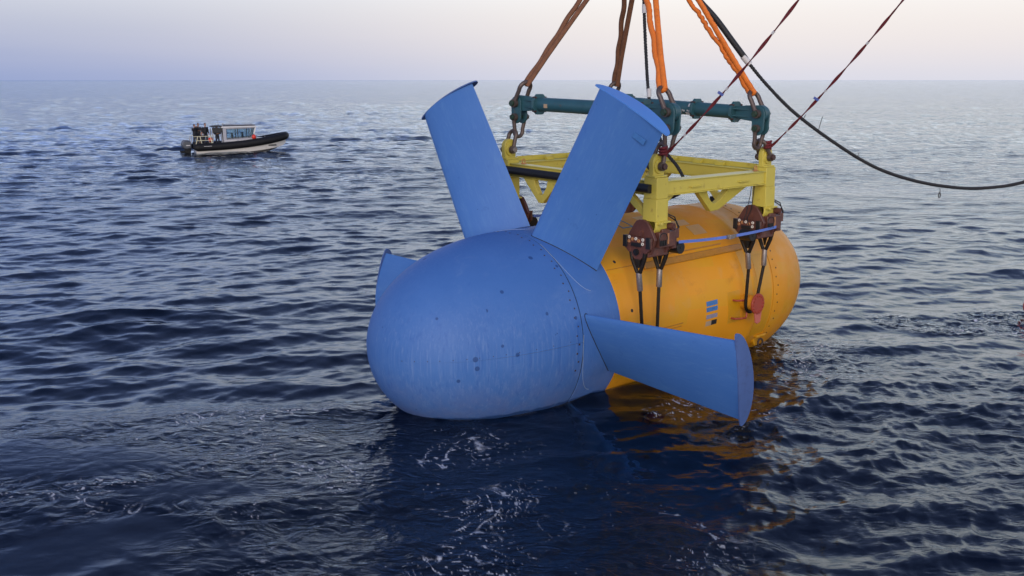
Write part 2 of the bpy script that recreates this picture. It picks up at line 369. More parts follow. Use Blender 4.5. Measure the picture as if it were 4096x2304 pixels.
def make_sea():
    r = [.3, 2., 4., 6., 7.5, 8.6, 9.4]
    while r[-1] < 52000: r.append(r[-1] + min(max(.040, r[-1] ** 2 * (1.5e-4 if r[-1] < 20 or r[-1] > 1500 else .65e-4)), r[-1] * .35))
    r = np.array(r)
    fine = np.radians(np.linspace(-35, 35, 1080)); rest = np.radians(np.linspace(35, 325, 98))[1:-1]
    th = np.concatenate([fine, rest])
    Rr, Th = np.meshgrid(r, th, indexing='ij')
    x = (Rr * np.sin(Th)).ravel(); y = (Rr * np.cos(Th)).ravel(); rr = Rr.ravel()
    sp = np.maximum(np.gradient(r)[:, None] * np.ones_like(Th), Rr * np.where(np.abs(np.arctan2(np.sin(Th), np.cos(Th))) < R(35.1), R(.065), R(3))).ravel()
    # noise used to fray the edges of the disturbed patches
    wob = fft_band(40, 256, .8, 8, 0, 200, 1., 5)
    q = sample(wob, x, y)[0]; q = q / q.std()
    xw = x + .45 * q; yw = y + .45 * sample(wob, y + 7, x - 3)[0] / .8
    turb = np.maximum.reduce([blob(xw, yw, -4.2, 15.0, 5.0, 3.0, -.15), blob(xw, yw, -.8, 12.4, 3.2, 2.4), blob(xw, yw, -9, 14.5, 4, 2.2)])
    slick = np.maximum.reduce([blob(xw, yw, -6.9, 14.75, 1.7, .95, .25, .5), blob(xw, yw, -4.35, 13.55, 1.25, .6, .35, .5), blob(xw, yw, -5.0, 11.7, 1.6, .5, .2, .4)])
    slick *= .8
    under = blob(xw, yw, 1.6, 15.0, 2.1, 2.6, 0, .5)
    right = blob(xw, yw, 8.5, 15.5, 5.5, 6.5, 0, .5)
    boil = np.maximum(blob(xw, yw, 10.6, 24.6, 1.7, .75, -.35, .35), blob(xw, yw, 13.2, 24.4, 2., 1.3, 0, .4))
    tail = blob(xw, yw, 6.1, 21.6, 1.7, 1.9, 0, .5)
    gn = sample(fft_band(700, 512, 14, 120, 0, 400, 1., 77, 3.), x * .45, y)[0]; gust = np.clip(1 + .20 * gn / gn.std(), .45, 1.7) * (1 - .30 * sstep(1, 8, x) * sstep(17, 24, rr)) * (1 + .18 * sstep(0, 10, -x) * sstep(16, 22, rr))
    z = np.zeros_like(x); ox = np.zeros_like(x); oy = np.zeros_like(x)
    bands = [  # band, weight, choppiness, its shortest wavelength
        (fft_band(310, 512, 7., 18., -82, 26, .020, 11), 0., np.ones_like(x), .6, 7.),
        (fft_band(139, 1024, 2.4, 7., -84, 24, .034, 21), .08, (1 - .3 * turb - .5 * slick) * gust, 1., 2.4),
        (fft_band(211, 1024, 3., 9., -88, 22, .035, 23), .02, gust * sstep(45, 110, rr), .8, 3.),
        (fft_band(67, 1024, .95, 2.7, -80, 27, .100, 12), .12, (1 - .35 * turb - .75 * slick - .15 * under) * gust, 1.1, .95),
        (fft_band(31, 1024, .36, 1.05, -72, 37, .105, 13), -.1, gust * (.85 + .35 * right) * (1 - .35 * turb) * (1 - .9 * slick) * (1 - .2 * under), 1.1, .36),
        (fft_band(15, 768, .14, .42, -55, 65, .060, 14), .05, (.6 + .55 * right + .9 * turb + 1.8 * boil + .8 * tail) * (1 - .94 * slick) * (1 - .1 * under), .9, .14),
        (fft_band(13, 768, .12, .6, -16, 17, .105, 15), .0, (1. * right + .5 * tail) * (1 - .7 * boil), 1., .18),
        (fft_band(9, 512, .09, .4, 0, 200, .11, 16), .3, (.25 * turb + 1.9 * boil + .8 * tail + .05) * (1 - .95 * slick), .6, .09),
    ]
    for b, ang, wgt, chop, lmin in bands:
        safe = sstep(.8, 2.4, (lmin * 1.6) / sp) if lmin < 1 else sstep(.35, 1.2, lmin / sp)
        fade = np.maximum(safe, (1.1 if lmin > .9 else .5 if lmin > .3 else 0.) * (1 - sstep(500, 3000, rr)))
        h, a, c = sample(b, x, y, ang); g = wgt * fade
        if .9 < lmin < 2: g = g * np.clip(sp / .5, 1, 1.6)
        z += h * g; ox -= a * wgt * safe * chop; oy -= c * wgt * safe * chop
    # long swell heave of the two smooth upwellings, bow wave at the nose
    z += .05 * blob(xw, yw, -6.9, 14.75, 1.6, 1.0, .25, .7) + .03 * blob(xw, yw, -4.35, 13.55, 1.3, .7, .35, .7)
    far = sstep(22, 75, rr)
    n, m = Rr.shape
    co = np.stack([x + ox, y + oy, z], 1).astype(np.float32)
    idx = np.arange(n * m).reshape(n, m); nxt = np.roll(idx, -1, 1)
    quads = np.stack([idx[:-1], nxt[:-1], nxt[1:], idx[1:]], -1).reshape(-1, 4)[:, ::-1]
    me = bpy.data.meshes.new('sea'); me.vertices.add(n * m); me.vertices.foreach_set('co', co.ravel())
    me.loops.add(quads.size); me.loops.foreach_set('vertex_index', quads.ravel().astype(np.int32))
    me.polygons.add(len(quads)); me.polygons.foreach_set('loop_start', np.arange(0, quads.size, 4, dtype=np.int32))
    me.polygons.foreach_set('use_smooth', np.ones(len(quads), bool)); me.update(calc_edges=True)
    if me.polygons[0].normal.z < 0: me.flip_normals()
    # foam lies where the water was thrown about: torn, curling filaments in clusters
    P = lambda *k: blob(xw, yw, *k)
    zone = np.maximum.reduce([.75 * turb * (1 - slick), .8 * P(-4.6, 17.3, 2.4, .5, -.12), .8 * P(-6.6, 16.3, 1.8, .4, -.1), .7 * P(-1.7, 13.6, 1.3, .55, .5), .9 * P(-1.5, 11.9, .8, .35, .3),
                              1.3 * P(-.75, 11.75, .55, .28, -.3), .55 * P(.1, 14.9, .45, 2., .25), .95 * P(2.8, 18.4, 1.0, .5, -.6), .7 * P(3.2, 17.2, 1.5, 1.3), 1.3 * P(12.2, 24.2, 1.5, .7), .9 * tail,
                              1.1 * P(-2.2, 18.5, .6, .3, .7), .7 * P(-8., 12.2, 1.6, .6), .16 * under, .55 * P(2.2, 13.2, .35, 1.5, .3), .35 * P(1.2, 12.6, 2., 1.)])
    nz = lambda L_, lo, hi, seed, X, Y: (lambda f: f / (f.std() + 1e-9))(sample(fft_band(L_, 512, lo, hi, 0, 400, 1., seed, 2.6), X, Y)[0])
    nr = rr < 60
    foam = np.zeros_like(x)
    X, Y = x[nr], y[nr]
    w1 = nz(23, .5, 3., 31, X, Y); w2 = nz(23, .5, 3., 32, X, Y)
    Xw, Yw = X + .22 * w1, (Y + .22 * w2) * 1.5
    rid = np.exp(-(nz(21, .35, 1.6, 33, Xw, Yw) / .13) ** 2); rid2 = np.exp(-(nz(11, .16, .6, 34, Xw, Yw) / .17) ** 2)
    brk = sstep(-.5, .7, nz(7, .08, .35, 35, X, Y)); clu = sstep(-.6, 1.0, nz(29, 1., 5., 36, X, Y))
    bub = .7 * sstep(1.7, 2.3, nz(5, .06, .16, 37, X, Y)) * sstep(.3, 1.2, nz(19, .5, 2., 38, X, Y))
    zn = zone[nr]
    f = np.maximum.reduce([rid * (.5 + .5 * brk) * clu, rid2 * brk * clu * .9, bub]) * np.clip(zn, 0, 1)
    f = np.maximum(f, sstep(1.0, 1.9, nz(9, .15, .9, 39, Xw, Yw) + .9 * (zn - .8) / .3 - 1.9) * sstep(.6, 1., zn))
    # lapping edge round the floating body
    D_ = np.stack([X, Y, z[nr]], 1) - np.array(TO); la = D_ @ np.array(TA_); lr = np.hypot(D_ @ np.array(TE1), D_ @ np.array(TE2))
    un = np.clip((la - .4693) / 3.1089, 0, 1); ut = np.clip((-5.6728 - la) / 2.7788, 0, 1)
    br = np.where(la > .4693, 1.897 * (1 - un ** 2.15) ** (1 / 2.15), np.where(la < -5.6728, 1.882 * (1 - ut ** 2.02) ** (1 / 2.02), 1.89)); gapd = (lr - br) / np.maximum(.35, 1)
    edge = (1 - sstep(.0, .22, gapd)) * sstep(-.9, .6, nz(13, .2, 1.2, 40, X, Y)) * .16
    foam[nr] = np.clip(np.maximum(f, edge), 0, 1)
    for nm, a in (('foam', foam), ('turb', np.clip(turb + boil + .4 * right + .5 * tail, 0, 1) * (1 - slick)), ('slick', np.maximum(slick, .3 * under)), ('far', far)):
        at = me.attributes.new(nm, 'FLOAT', 'POINT'); at.data.foreach_set('value', a.astype(np.float32))
    me.materials.append(sea_material())
    o = bpy.data.objects.new('sea', me); COL.objects.link(o)
    tag(o, 'dark blue open sea with small waves, running to the horizon', 'sea', kind='structure')
def sea_material():
    m = bpy.data.materials.new('sea_water'); m.use_nodes = True; nt = m.node_tree; nt.nodes.clear()
    out = N(nt, 'ShaderNodeOutputMaterial')
    A = lambda n: N(nt, 'ShaderNodeAttribute', attribute_name=n).outputs['Fac']
    mul = lambda a, b: N(nt, 'ShaderNodeMath', {0: a, 1: b}, operation='MULTIPLY').outputs[0]
    add = lambda a, b: N(nt, 'ShaderNodeMath', {0: a, 1: b}, operation='ADD').outputs[0]
    sub1 = lambda a: N(nt, 'ShaderNodeMath', {0: 1., 1: a}, operation='SUBTRACT').outputs[0]
    g = N(nt, 'ShaderNodeNewGeometry').outputs['Position']
    def mp(s, rot=0.): return N(nt, 'ShaderNodeMapping', {0: g, 2: (0, 0, rot), 3: s}).outputs[0]
    rip = noise(nt, mp((1.1, 1.9, 1), .15), 5.5, 4, .6, .3)                    # 10 cm ripples
    cap = noise(nt, mp((1, 1.3, 1), -.4), 21, 3, .6, .5)                       # capillary texture of the churned water
    wav = noise(nt, mp((.7, 1.5, 1), .1), 1.3, 4, .6, .2)                  # metre waves, for the distance
    ns = sub1(mul(A('slick'), .9))
    swl = noise(nt, mp((1, 1.7, 1), .3), 1.5, 4, .5, 2.4)                      # torn swirls of the churned water
    h = add(mul(mul(rip, .003), ns), mul(mul(cap, .0035), add(A('turb'), .03)))
    h = add(h, mul(mul(swl, .05), A('turb')))
    h = add(h, mul(mul(wav, .10), A('far')))
    bump = N(nt, 'ShaderNodeBump', {'Strength': 1., 'Distance': 1., 'Height': h}).outputs[0]
    gl = N(nt, 'ShaderNodeBsdfGlossy', {'Color': (.86, .93, 1, 1), 'Roughness': .02, 'Normal': bump})
    body = N(nt, 'ShaderNodeBsdfDiffuse', {'Color': (.003, .010, .032, 1)})
    clear = N(nt, 'ShaderNodeBsdfRefraction', {'Color': (.88, .96, 1., 1), 'Roughness': .0, 'IOR': 1.33, 'Normal': bump})
    under = N(nt, 'ShaderNodeMixShader', {0: .18, 1: clear.outputs[0], 2: body.outputs[0]})
    fr = N(nt, 'ShaderNodeFresnel', {0: 1.36, 1: bump})
    water = N(nt, 'ShaderNodeMixShader', {0: fr.outputs[0], 1: under.outputs[0], 2: gl.outputs[0]})
    ff = mul(mul(rng(nt, A('foam'), .06, .75), rng(nt, noise(nt, mp((1, 1.4, 1)), 14, 4, .7), .30, .55, .35, 1.)), .9)
    fd = N(nt, 'ShaderNodeBsdfDiffuse', {'Color': (.62, .66, .72, 1), 'Normal': bump})
    fin = N(nt, 'ShaderNodeMixShader', {0: ff, 1: water.outputs[0], 2: fd.outputs[0]})
    nt.links.new(fin.outputs[0], out.inputs['Surface'])
    va = N(nt, 'ShaderNodeVolumeAbsorption', {'Color': (.15, .56, .80, 1), 'Density': .12})
    nt.links.new(va.outputs[0], out.inputs['Volume'])
    return m
make_sea()
M['seabed'] = paint('seabed', (.010, .022, .035), .9, var=.2, scale=.05)
sbm = MB(); sbm.add([(60000 * math.cos(2 * math.pi * k / 48), 60000 * math.sin(2 * math.pi * k / 48), -26) for k in range(48)], [tuple(range(48))])
tag(sbm.build('seabed', 'seabed', smooth=0), 'dark seabed far below the water', 'seabed', kind='structure')

# ------------------------------------------------------------------ tidal turbine
RH, RY, SEAM, SHY, STAIL, LN, NEXP, LT, TEXP = 1.897, 1.882, .4693, -.5632, -5.6728, 3.1089, 2.1512, 2.7788, 2.0211
turb = empty('tidal_turbine', TM, 'large tidal turbine with blue bladed hub and yellow nacelle, hung half out of the sea', 'turbine')
def nose_r(x):
    u = max(0., min(1., (x - SEAM) / LN)); return RH * (1 - u ** NEXP) ** (1 / NEXP)
def tail_r(x):
    u = max(0., min(1., (STAIL - x) / LT)); return RY * (1 - u ** TEXP) ** (1 / TEXP)
def sprof(x0, x1, n, fn):
    return [(x0 + (x1 - x0) * (1 - math.cos(math.pi * i / n)) / 2, fn(x0 + (x1 - x0) * (1 - math.cos(math.pi * i / n)) / 2)) for i in range(n + 1)]
nprof = [(SEAM + .012, RH - .03), (SEAM + .013, RH - .004)] + [(SEAM + LN * math.sin(math.pi / 2 * i / 48) ** (2 / NEXP), RH * math.cos(math.pi / 2 * i / 48) ** (2 / NEXP) if i < 48 else 0.) for i in range(1, 49)]
a_sp = R(2.3); gap = .0022
MB().lathe(nprof, 96, a_sp + gap, math.pi - a_sp - gap).build('nose_shell', 'blue_nose', turb, smooth=40)
lowp = [(x, max(0, r - .006)) for x, r in nprof]
MB().lathe(lowp, 96, math.pi - a_sp, 2 * math.pi + a_sp).build('nose_shell', 'blue_nose', turb, smooth=40)
hub = MB().lathe([(SEAM - .012, RH - .03), (SEAM - .013, RH - .003), (SEAM - .05, RH), (SHY + .02, RH), (SHY + .006, RH - .004), (SHY + .006, RH - .05)], 128).build('hub', 'blue_hub', turb, smooth=40)
MB().lathe([(SEAM + .03, RH - .016), (SEAM - .03, RH - .016)], 128).build('seam_groove', 'groove', turb)
MB().lathe([(SHY + .03, RY - .02), (SHY - .03, RY - .02)], 128).build('seam_groove', 'groove', turb)
# bolts round the joint: one mesh, many small heads
def head_mesh(name, r, h, mat, n=8):
    mb = MB(); mb.cyl((0, 0, -.004), (0, 0, h), r, n, r * .8); o = mb.build(name, mat); me = o.data; bpy.data.objects.remove(o); return me
ME_BOLT = head_mesh('bolt', .020, .006, 'rust_bolt')
ME_BOLT_Y = head_mesh('bolt', .021, .006, 'groove')
ME_RIVET = head_mesh('rivet', .010, .004, 'rust_bolt')
def stud(name, me, x, ang, rad, parent=turb, nx=0.):
    o = bpy.data.objects.new(name, me); COL.objects.link(o); o.parent = parent
    nrm = Vector((nx, math.cos(ang), math.sin(ang))).normalized()
    o.matrix_local = Matrix.Translation((x, rad * math.cos(ang), rad * math.sin(ang))) @ nrm.to_track_quat('Z', 'Y').to_matrix().to_4x4()
    return o
for k in range(72):
    an = 2 * math.pi * (k + .3) / 72
    if -R(58) < math.atan2(math.sin(an - R(40)), math.cos(an - R(40))) < R(75): stud('bolt', ME_BOLT, SEAM + .11 + .05 * (k % 2), an, RH - .004)
for x in (.80, 1.2, 1.56, 1.9, 2.14, 2.36, 2.58, 2.77, 2.96, 3.13, 3.27, 3.40, 3.5):
    stud('rivet', ME_RIVET, x, a_sp + .030, nose_r(x) - .002, nx=.4 * ((x - SEAM) / LN) ** 2)
# nacelle
yp = [(SHY - .012, RY - .04), (SHY - .013, RY - .012), (SHY - .03, RY), (-4.86, RY), (-4.90, RY + .018), (-5.02, RY + .018), (-5.06, RY), (STAIL + .014, RY), (STAIL + .012, RY - .04)]
nac = MB().lathe(yp, 128).build('nacelle_body', 'yellow', turb, smooth=30)
MB().lathe([(STAIL - .03, RY - .018), (STAIL + .03, RY - .018)], 128).build('seam_groove', 'groove', turb)
tp = [(STAIL - .012, RY - .04), (STAIL - .013, RY - .002)] + [(STAIL - LT * math.sin(math.pi / 2 * i / 36) ** (2 / TEXP), RY * math.cos(math.pi / 2 * i / 36) ** (2 / TEXP) if i < 36 else 0.) for i in range(1, 37)]
MB().lathe(tp, 128).build('tail_dome', 'yellow', turb, smooth=40)
for k in range(60):
    an = 2 * math.pi * k / 60
    if -R(30) < math.atan2(math.sin(an), math.cos(an)) < R(140): stud('bolt', ME_BOLT_Y, STAIL - .14 - .05 * (k % 2), an, tail_r(STAIL - .16) - .002)
# dark drain holes
ME_HOLE = head_mesh('drain_hole', .040, .002, 'groove', 14)
for x, ang in ((-.94, 43.6), (-.93, 12.9), (-5.42, 13.1), (-5.36, -16), (-.94, -22)): stud('drain_hole', ME_HOLE, x, R(ang), RY)
# curved patch lying on a barrel
def patch(name, mat, x0, x1, a0, a1, rad, th=.004, parent=turb, nx=4, na=6, skew=0.):
    na = max(na, int(abs(a1 - a0) / 1.9) + 1); th += .0025
    mb = MB(); vs = []; fs = []
    for r_ in (rad - .01, rad + th):
        for i in range(nx + 1):
            for j in range(na + 1):
                an = R(a0 + (a1 - a0) * j / na); x = x0 + (x1 - x0) * i / nx + skew * (j / na - .5); vs.append((x, r_ * math.cos(an), r_ * math.sin(an)))
    K = (nx + 1) * (na + 1); g = lambda l, i, j: l * K + i * (na + 1) + j
    for i in range(nx):
        for j in range(na):
            fs.append((g(1, i, j), g(1, i + 1, j), g(1, i + 1, j + 1), g(1, i, j + 1))); fs.append((g(0, i, j), g(0, i, j + 1), g(0, i + 1, j + 1), g(0, i + 1, j)))
    for i in range(nx):
        for j in (0, na): fs.append((g(0, i, j), g(0, i + 1, j), g(1, i + 1, j), g(1, i, j)))
    for j in range(na):
        for i in (0, nx): fs.append((g(0, i, j), g(0, i, j + 1), g(1, i, j + 1), g(1, i, j)))
    mb.add(vs, fs); return mb.build(name, mat, parent, smooth=25)
for k, (a0, a1, m1, m2) in enumerate(((3.9, 7.0, 'patch_blue', 'patch_blue'), (.3, 3.1, 'patch_blue', 'patch_blue'), (-4.3, -1.6, 'patch_grey', 'patch_grey'), (-8.9, -5.8, 'patch_tan', 'patch_black'))):
    patch('colour_patch', m1, -3.225, -3.412, a0, a1, RY, .003, na=3); patch('colour_patch', m2, -3.418, -3.60, a0, a1, RY, .003, na=3)
patch('painted_square', 'patch_teal', -2.27, -2.30, 69, 80, RY, .003); patch('painted_square', 'patch_teal', -1.97, -2.00, 69, 80, RY, .003)
patch('painted_square', 'patch_teal', -2.0, -2.27, 69, 69.9, RY, .003); patch('painted_square', 'patch_teal', -2.0, -2.27, 79.1, 80, RY, .003)
M['yellow_bright'] = paint('yellow_bright', (.64, .31, .010), .35, var=.1, scale=4)
patch('repaint_patch', 'yellow_bright', -3.98, -4.42, -11.5, 9.5, RY, .0015, skew=.06)
patch('repaint_patch', 'yellow_bright', -.60, -1.5, -30, 4, RY, .0015, skew=.1)
patch('repaint_patch', 'yellow_bright', -4.62, -4.87, -8, 36, RY, .0015)
patch('repaint_patch', 'yellow_bright', -5.07, -5.6, -28, 30, RY, .0015)
M['yellow_pale'] = paint('yellow_pale', (.58, .32, .085), .42, var=.1, scale=4)
patch('repaint_patch', 'yellow_pale', -3.2, -3.9, 62, 68, RY, .0015); patch('repaint_patch', 'yellow_pale', -3.7, -4.15, 52, 61, RY, .0015); patch('repaint_patch', 'yellow_pale', -2.7, -3.1, 74, 82, RY, .0015)
patch('weld_seam', 'yellow_rail', -1.2, -2.45, -2.6, -1.9, RY, .006); patch('weld_seam', 'yellow_rail', -1.3, -2.4, -4.2, -3.7, RY, .005)
patch('weld_seam', 'yellow_rail', -.6, -1.6, 38.9, 39.4, RY, .005)
# side rail: a long ledge along the shoulder
rail = MB(); rp = [(35.0, RY - .03), (34.6, RY + .035), (35.2, RY + .05), (38.6, RY + .05), (39.2, RY + .02), (39.6, RY - .03)]
rail.prism([(r_ * math.cos(R(a)), r_ * math.sin(R(a))) for a, r_ in rp], lambda u, v, t: (t, u, v), -1.62, -4.87)
rail.build('side_rail', 'yellow_rail', turb, bevel=.006)
rail2 = MB(); rail2.prism([(r_ * math.cos(R(a)), r_ * math.sin(R(a))) for a, r_ in ((41.5, RY - .03), (41.5, RY + .012), (42.3, RY + .012), (42.3, RY - .03))], lambda u, v, t: (t, u, v), -2.5, -4.3)
rail2.build('side_rail', 'yellow_rail', turb)
# trunnions the wire slings are looped under
def trunnion(x, z, tab):
    t = MB().cyl((x, 1.70, z), (x, 2.20, z), .165, 28).build('trunnion', 'yellow', turb)
    mb = MB(); n = 36
    mb.cyl((x, 2.195, z), (x, 2.235, z), .225, n); fl = mb.build('flange', 'red_paint', t, bevel=.006)
    me = head_mesh('flange_bolt', .024, .022, 'red_paint', 6)
    for k in range(14):
        an = 2 * math.pi * k / 14; o = bpy.data.objects.new('flange_bolt', me); COL.objects.link(o); o.parent = t
        o.matrix_local = Matrix.Translation((x + .182 * math.cos(an), 2.235, z + .182 * math.sin(an))) @ Matrix.Rotation(R(-90), 4, 'X')
    if tab:
        mb = MB(); mb.prism([(-.13, -.17), (.13, -.17), (.085, -.40), (.02, -.43), (-.085, -.41)], lambda u, v, q: (x - .02 + u, 2.20 + q, z + v), 0, .03); mb.build('flange_tab', 'pink_paint', t, bevel=.004)
trunnion(-4.56, .03, True); trunnion(-1.22, -.32, False)
# grab handle
hp = [(-4.14, RY * math.cos(R(3.8)) - .02, RY * math.sin(R(3.8))), (-4.14, RY + .08, .125), (-4.22, RY + .13, .122), (-4.44, RY + .13, .10), (-4.47, RY + .13, .06), (-4.47, RY + .13, -.25), (-4.44, RY + .13, -.29), (-4.22, RY + .13, -.27), (-4.12, RY + .08, -.265), (-4.12, RY - .04, -.262)]
MB().tube(hp, .020, 10).build('grab_handle', 'red_paint', turb)
# lashing bracket at the waterline
mb = MB(); mb.prism([(-.13, .1), (.13, .1), (.13, -.1), (.06, -.2), (-.06, -.2), (-.13, -.1)], lambda u, v, q: (-5.53 + u, 1.50 + q, -.98 + v), 0, .09); mb.box((-5.53, 1.60, -.93), (.34, .22, .05)); mb.build('lashing_bracket', 'yellow_bright', turb, bevel=.006)
MB().tube([(-5.53 + .09 * math.cos(a), 1.69, -1.10 + .09 * math.sin(a)) for a in np.linspace(0, 2 * math.pi, 16, endpoint=False)], .022, 8, closed=True, upv=(0, 1, 0)).build('lashing_ring', 'rust_bolt', turb)
# sensor box on the far shoulder
sb = TMI @ FW(-6.55, -.5, 3.07)
mb = MB(); mb.box((sb.x, sb.y, sb.z + .04), (.30, .22, .18)); mb.box((sb.x, sb.y, sb.z - .12), (.38, .3, .16)); mb.box((sb.x - .02, sb.y, sb.z - .3), (.3, .24, .3)); mb.build('sensor_box', 'rubber', turb, bevel=.01)

# blades
BT, BR_, CT, CR_, ET, ER = R(-9.97), R(-29.99), 1.4379, 1.394, -.0907, -.0183
def section(n=22):
    """closed section, u along the chord (-.5 leading .. .5 trailing), w thickness"""
    up_ = []
    for i in range(n + 1):
        x = (1 - math.cos(math.pi * i / n)) / 2
        up_.append((x - .5, 5 * .125 * (.2969 * math.sqrt(x) - .126 * x - .3516 * x * x + .2843 * x ** 3 - .1036 * x ** 4) + .02 * 4 * x * (1 - x)))
    lo = []
    for i in range(n - 1, 0, -1):
        x = (1 - math.cos(math.pi * i / n)) / 2
        lo.append((x - .5, -5 * .125 * (.2969 * math.sqrt(x) - .126 * x - .3516 * x * x + .2843 * x ** 3 - .1036 * x ** 4) + .02 * 4 * x * (1 - x)))
    return up_ + lo
def make_blade():
    """blade pointing along +Z; chord mostly along +Y (clockwise side), x is the turbine axis"""
    sec = section(); n = len(sec); vs = []; rad = [1.55, 1.9, 2.4, 3.0, 3.6, 4.2, 4.7, 4.975]
    for r_ in rad:
        k = (r_ - 1.75) / (4.97 - 1.75)
        for u, w in sec:
            def pt(b, c, e):
                ch = Vector((math.sin(b), math.cos(b), 0)); nn = Vector((math.cos(b), -math.sin(b), 0))
                return ch * (e + u * c) + nn * (w * c)
            p = pt(BR_, CR_, ER) * (1 - k) + pt(BT, CT, ET) * k
            zz = r_
            if r_ > 4.9: zz = math.sqrt(4.985 ** 2 - p.y ** 2)
            vs.append((p.x, p.y, zz))
    fs = [(i * n + k, i * n + (k + 1) % n, (i + 1) * n + (k + 1) % n, (i + 1) * n + k) for i in range(len(rad) - 1) for k in range(n)]
    fs += [tuple(range(n)), tuple((len(rad) - 1) * n + k for k in range(n))]
    return MB().add(vs, fs)
def make_plate():
    """lens shaped end plate bent to the rotor's tip circle"""
    PL, wf, wb = 1.6525, .11, .31
    ch = Vector((math.sin(BT), math.cos(BT))); nn = Vector((math.cos(BT), -math.sin(BT)))
    rings = 36; vs = []; fs = []
    prof = []
    for i in range(rings):
        a = math.pi * i / (rings - 1) ; u = -math.cos(a) * PL / 2
        k = math.sin(a)
        prof.append((u, wf * k, -wb * k ** .9))
    for th in (4.975, 5.0):
        for u, f, b in prof:
            for w in (f, f * .4 + b * .1, b * .45, b):
                p = ch * (ET + u) + nn * w
                vs.append((p.x, p.y, math.sqrt(max(th ** 2 - p.y ** 2, 0))))
    K = rings * 4; g = lambda l, i, j: l * K + i * 4 + j
    for i in range(rings - 1):
        for j in range(3):
            fs.append((g(1, i, j), g(1, i + 1, j), g(1, i + 1, j + 1), g(1, i, j + 1))); fs.append((g(0, i, j), g(0, i, j + 1), g(0, i + 1, j + 1), g(0, i + 1, j)))
        for j in (0, 3): fs.append((g(0, i, j), g(0, i + 1, j), g(1, i + 1, j), g(1, i, j)))
    return MB().add(vs, fs)
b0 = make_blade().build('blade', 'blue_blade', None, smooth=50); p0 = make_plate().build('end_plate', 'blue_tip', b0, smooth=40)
# outline of the blade's root disc on the hub, a thin raised bead
ringp = []
for i in range(40):
    a = -.3 + 1.75 * i / 39; xx = .50 * math.cos(a) - .02; yy = .92 * math.sin(a); ringp.append((xx, yy, math.sqrt((RH + .001) ** 2 - yy ** 2)))
rg = MB().tube(ringp, .004, 6).build('root_ring', 'pale_line', b0)
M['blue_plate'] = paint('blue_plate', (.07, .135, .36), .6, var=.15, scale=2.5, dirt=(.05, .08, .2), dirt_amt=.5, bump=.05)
M['faded_blue'] = paint('faded_blue', (.055, .19, .50), .5, var=.2, scale=14)
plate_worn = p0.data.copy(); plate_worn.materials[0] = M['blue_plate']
# dark tube added to draw the gap where the blade enters the hub
gap_pts = []
for u, w in section():
    def pt(b, c, e): return Vector((math.sin(b), math.cos(b), 0)) * (e + u * c) + Vector((math.cos(b), -math.sin(b), 0)) * (w * c)
    k_ = .03; p = pt(BR_, CR_, ER) * (1 - k_) + pt(BT, CT, ET) * k_; gap_pts.append((p.x, p.y, math.sqrt(RH ** 2 - p.y ** 2)))
sl = MB().tube(gap_pts, .011, 6, closed=True).build('root_gap', 'groove', b0)
ROLL = R(-2.01)
first = True
for i, dg in enumerate((60, 120, 0, 180, 240, 300)):
    th = R(dg) + ROLL
    rd = Vector((0, math.cos(th), math.sin(th))); tn = Vector((0, math.sin(th), -math.cos(th)))
    mm = Matrix((Vector((1, 0, 0)), tn, rd)).transposed().to_4x4()
    if first:
        b = b0; b.parent = turb; first = False
    else:
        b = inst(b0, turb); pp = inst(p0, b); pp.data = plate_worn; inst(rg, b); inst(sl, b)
    b.matrix_local = mm
    if dg == 60:
        mb = MB(); ch = Vector((math.sin(BT), math.cos(BT), 0)); nn = Vector((math.cos(BT), -math.sin(BT), 0))
        # faded sticker near the tip
        X = (ch, Vector((0, 0, 1)), nn)
        mb.box(ch * .32 + nn * .085 + Vector((0, 0, 4.62)), (.26, .10, .012), X); mb.build('sticker', 'faded_blue', b)

# ------------------------------------------------------------------ lifting frame
def tilt(s, t, z): return (s, t, z + .0245 * (2.12 - t))
frame = empty('lifting_cradle', FM, 'yellow steel lifting frame on four posts above the turbine nacelle', 'lifting frame')
SB, SC, TN, TF = -1.20, -4.62, 2.12, -1.98           # post centres: front, rear, near, far
ZT, ZB = 4.10, 3.825
def fbuild(mb, name, mat='frame', bevel=.008, parent=frame, smooth=32): return mb.build(name, mat, parent, fn=tilt, bevel=bevel, smooth=smooth)
def post(s, t):
    mb = MB(); mb.lohi((s - .16, t - .155, 3.78), (s + .16, t + .155, 4.17)); mb.lohi((s - .165, t - .165, 3.36), (s + .165, t + .165, 3.779))
    # closed loop foot: two side walls joined by a round bottom
    out = [(-.165, .0), (-.165, -.10)] + [(.165 * math.cos(a), -.10 + .165 * math.sin(a) * .85) for a in np.linspace(math.pi, 2 * math.pi, 15)] + [(.165, 0)]
    inn = [(.13, 0), (.13, -.10)] + [(.13 * math.cos(a), -.10 + .13 * math.sin(a) * .80) for a in np.linspace(2 * math.pi, math.pi, 15)] + [(-.13, 0)]
    for i in range(len(out) - 1):
        q = [out[i], out[i + 1], inn[len(inn) - 2 - i], inn[len(inn) - 1 - i]]
        mb.prism(q, lambda u, v, k: (s + k, t + u, 3.358 + v), -.165, .165)
    p = fbuild(mb, 'post')
    mb = MB(); mb.lohi((s - .15, t + .16, 3.345), (s + .05, t + .26, 3.375)); mb.cyl((s + .10, t + .1, 3.335), (s + .10, t + .26, 3.335), .035, 12); fbuild(mb, 'foot_lug', parent=p)
    return p
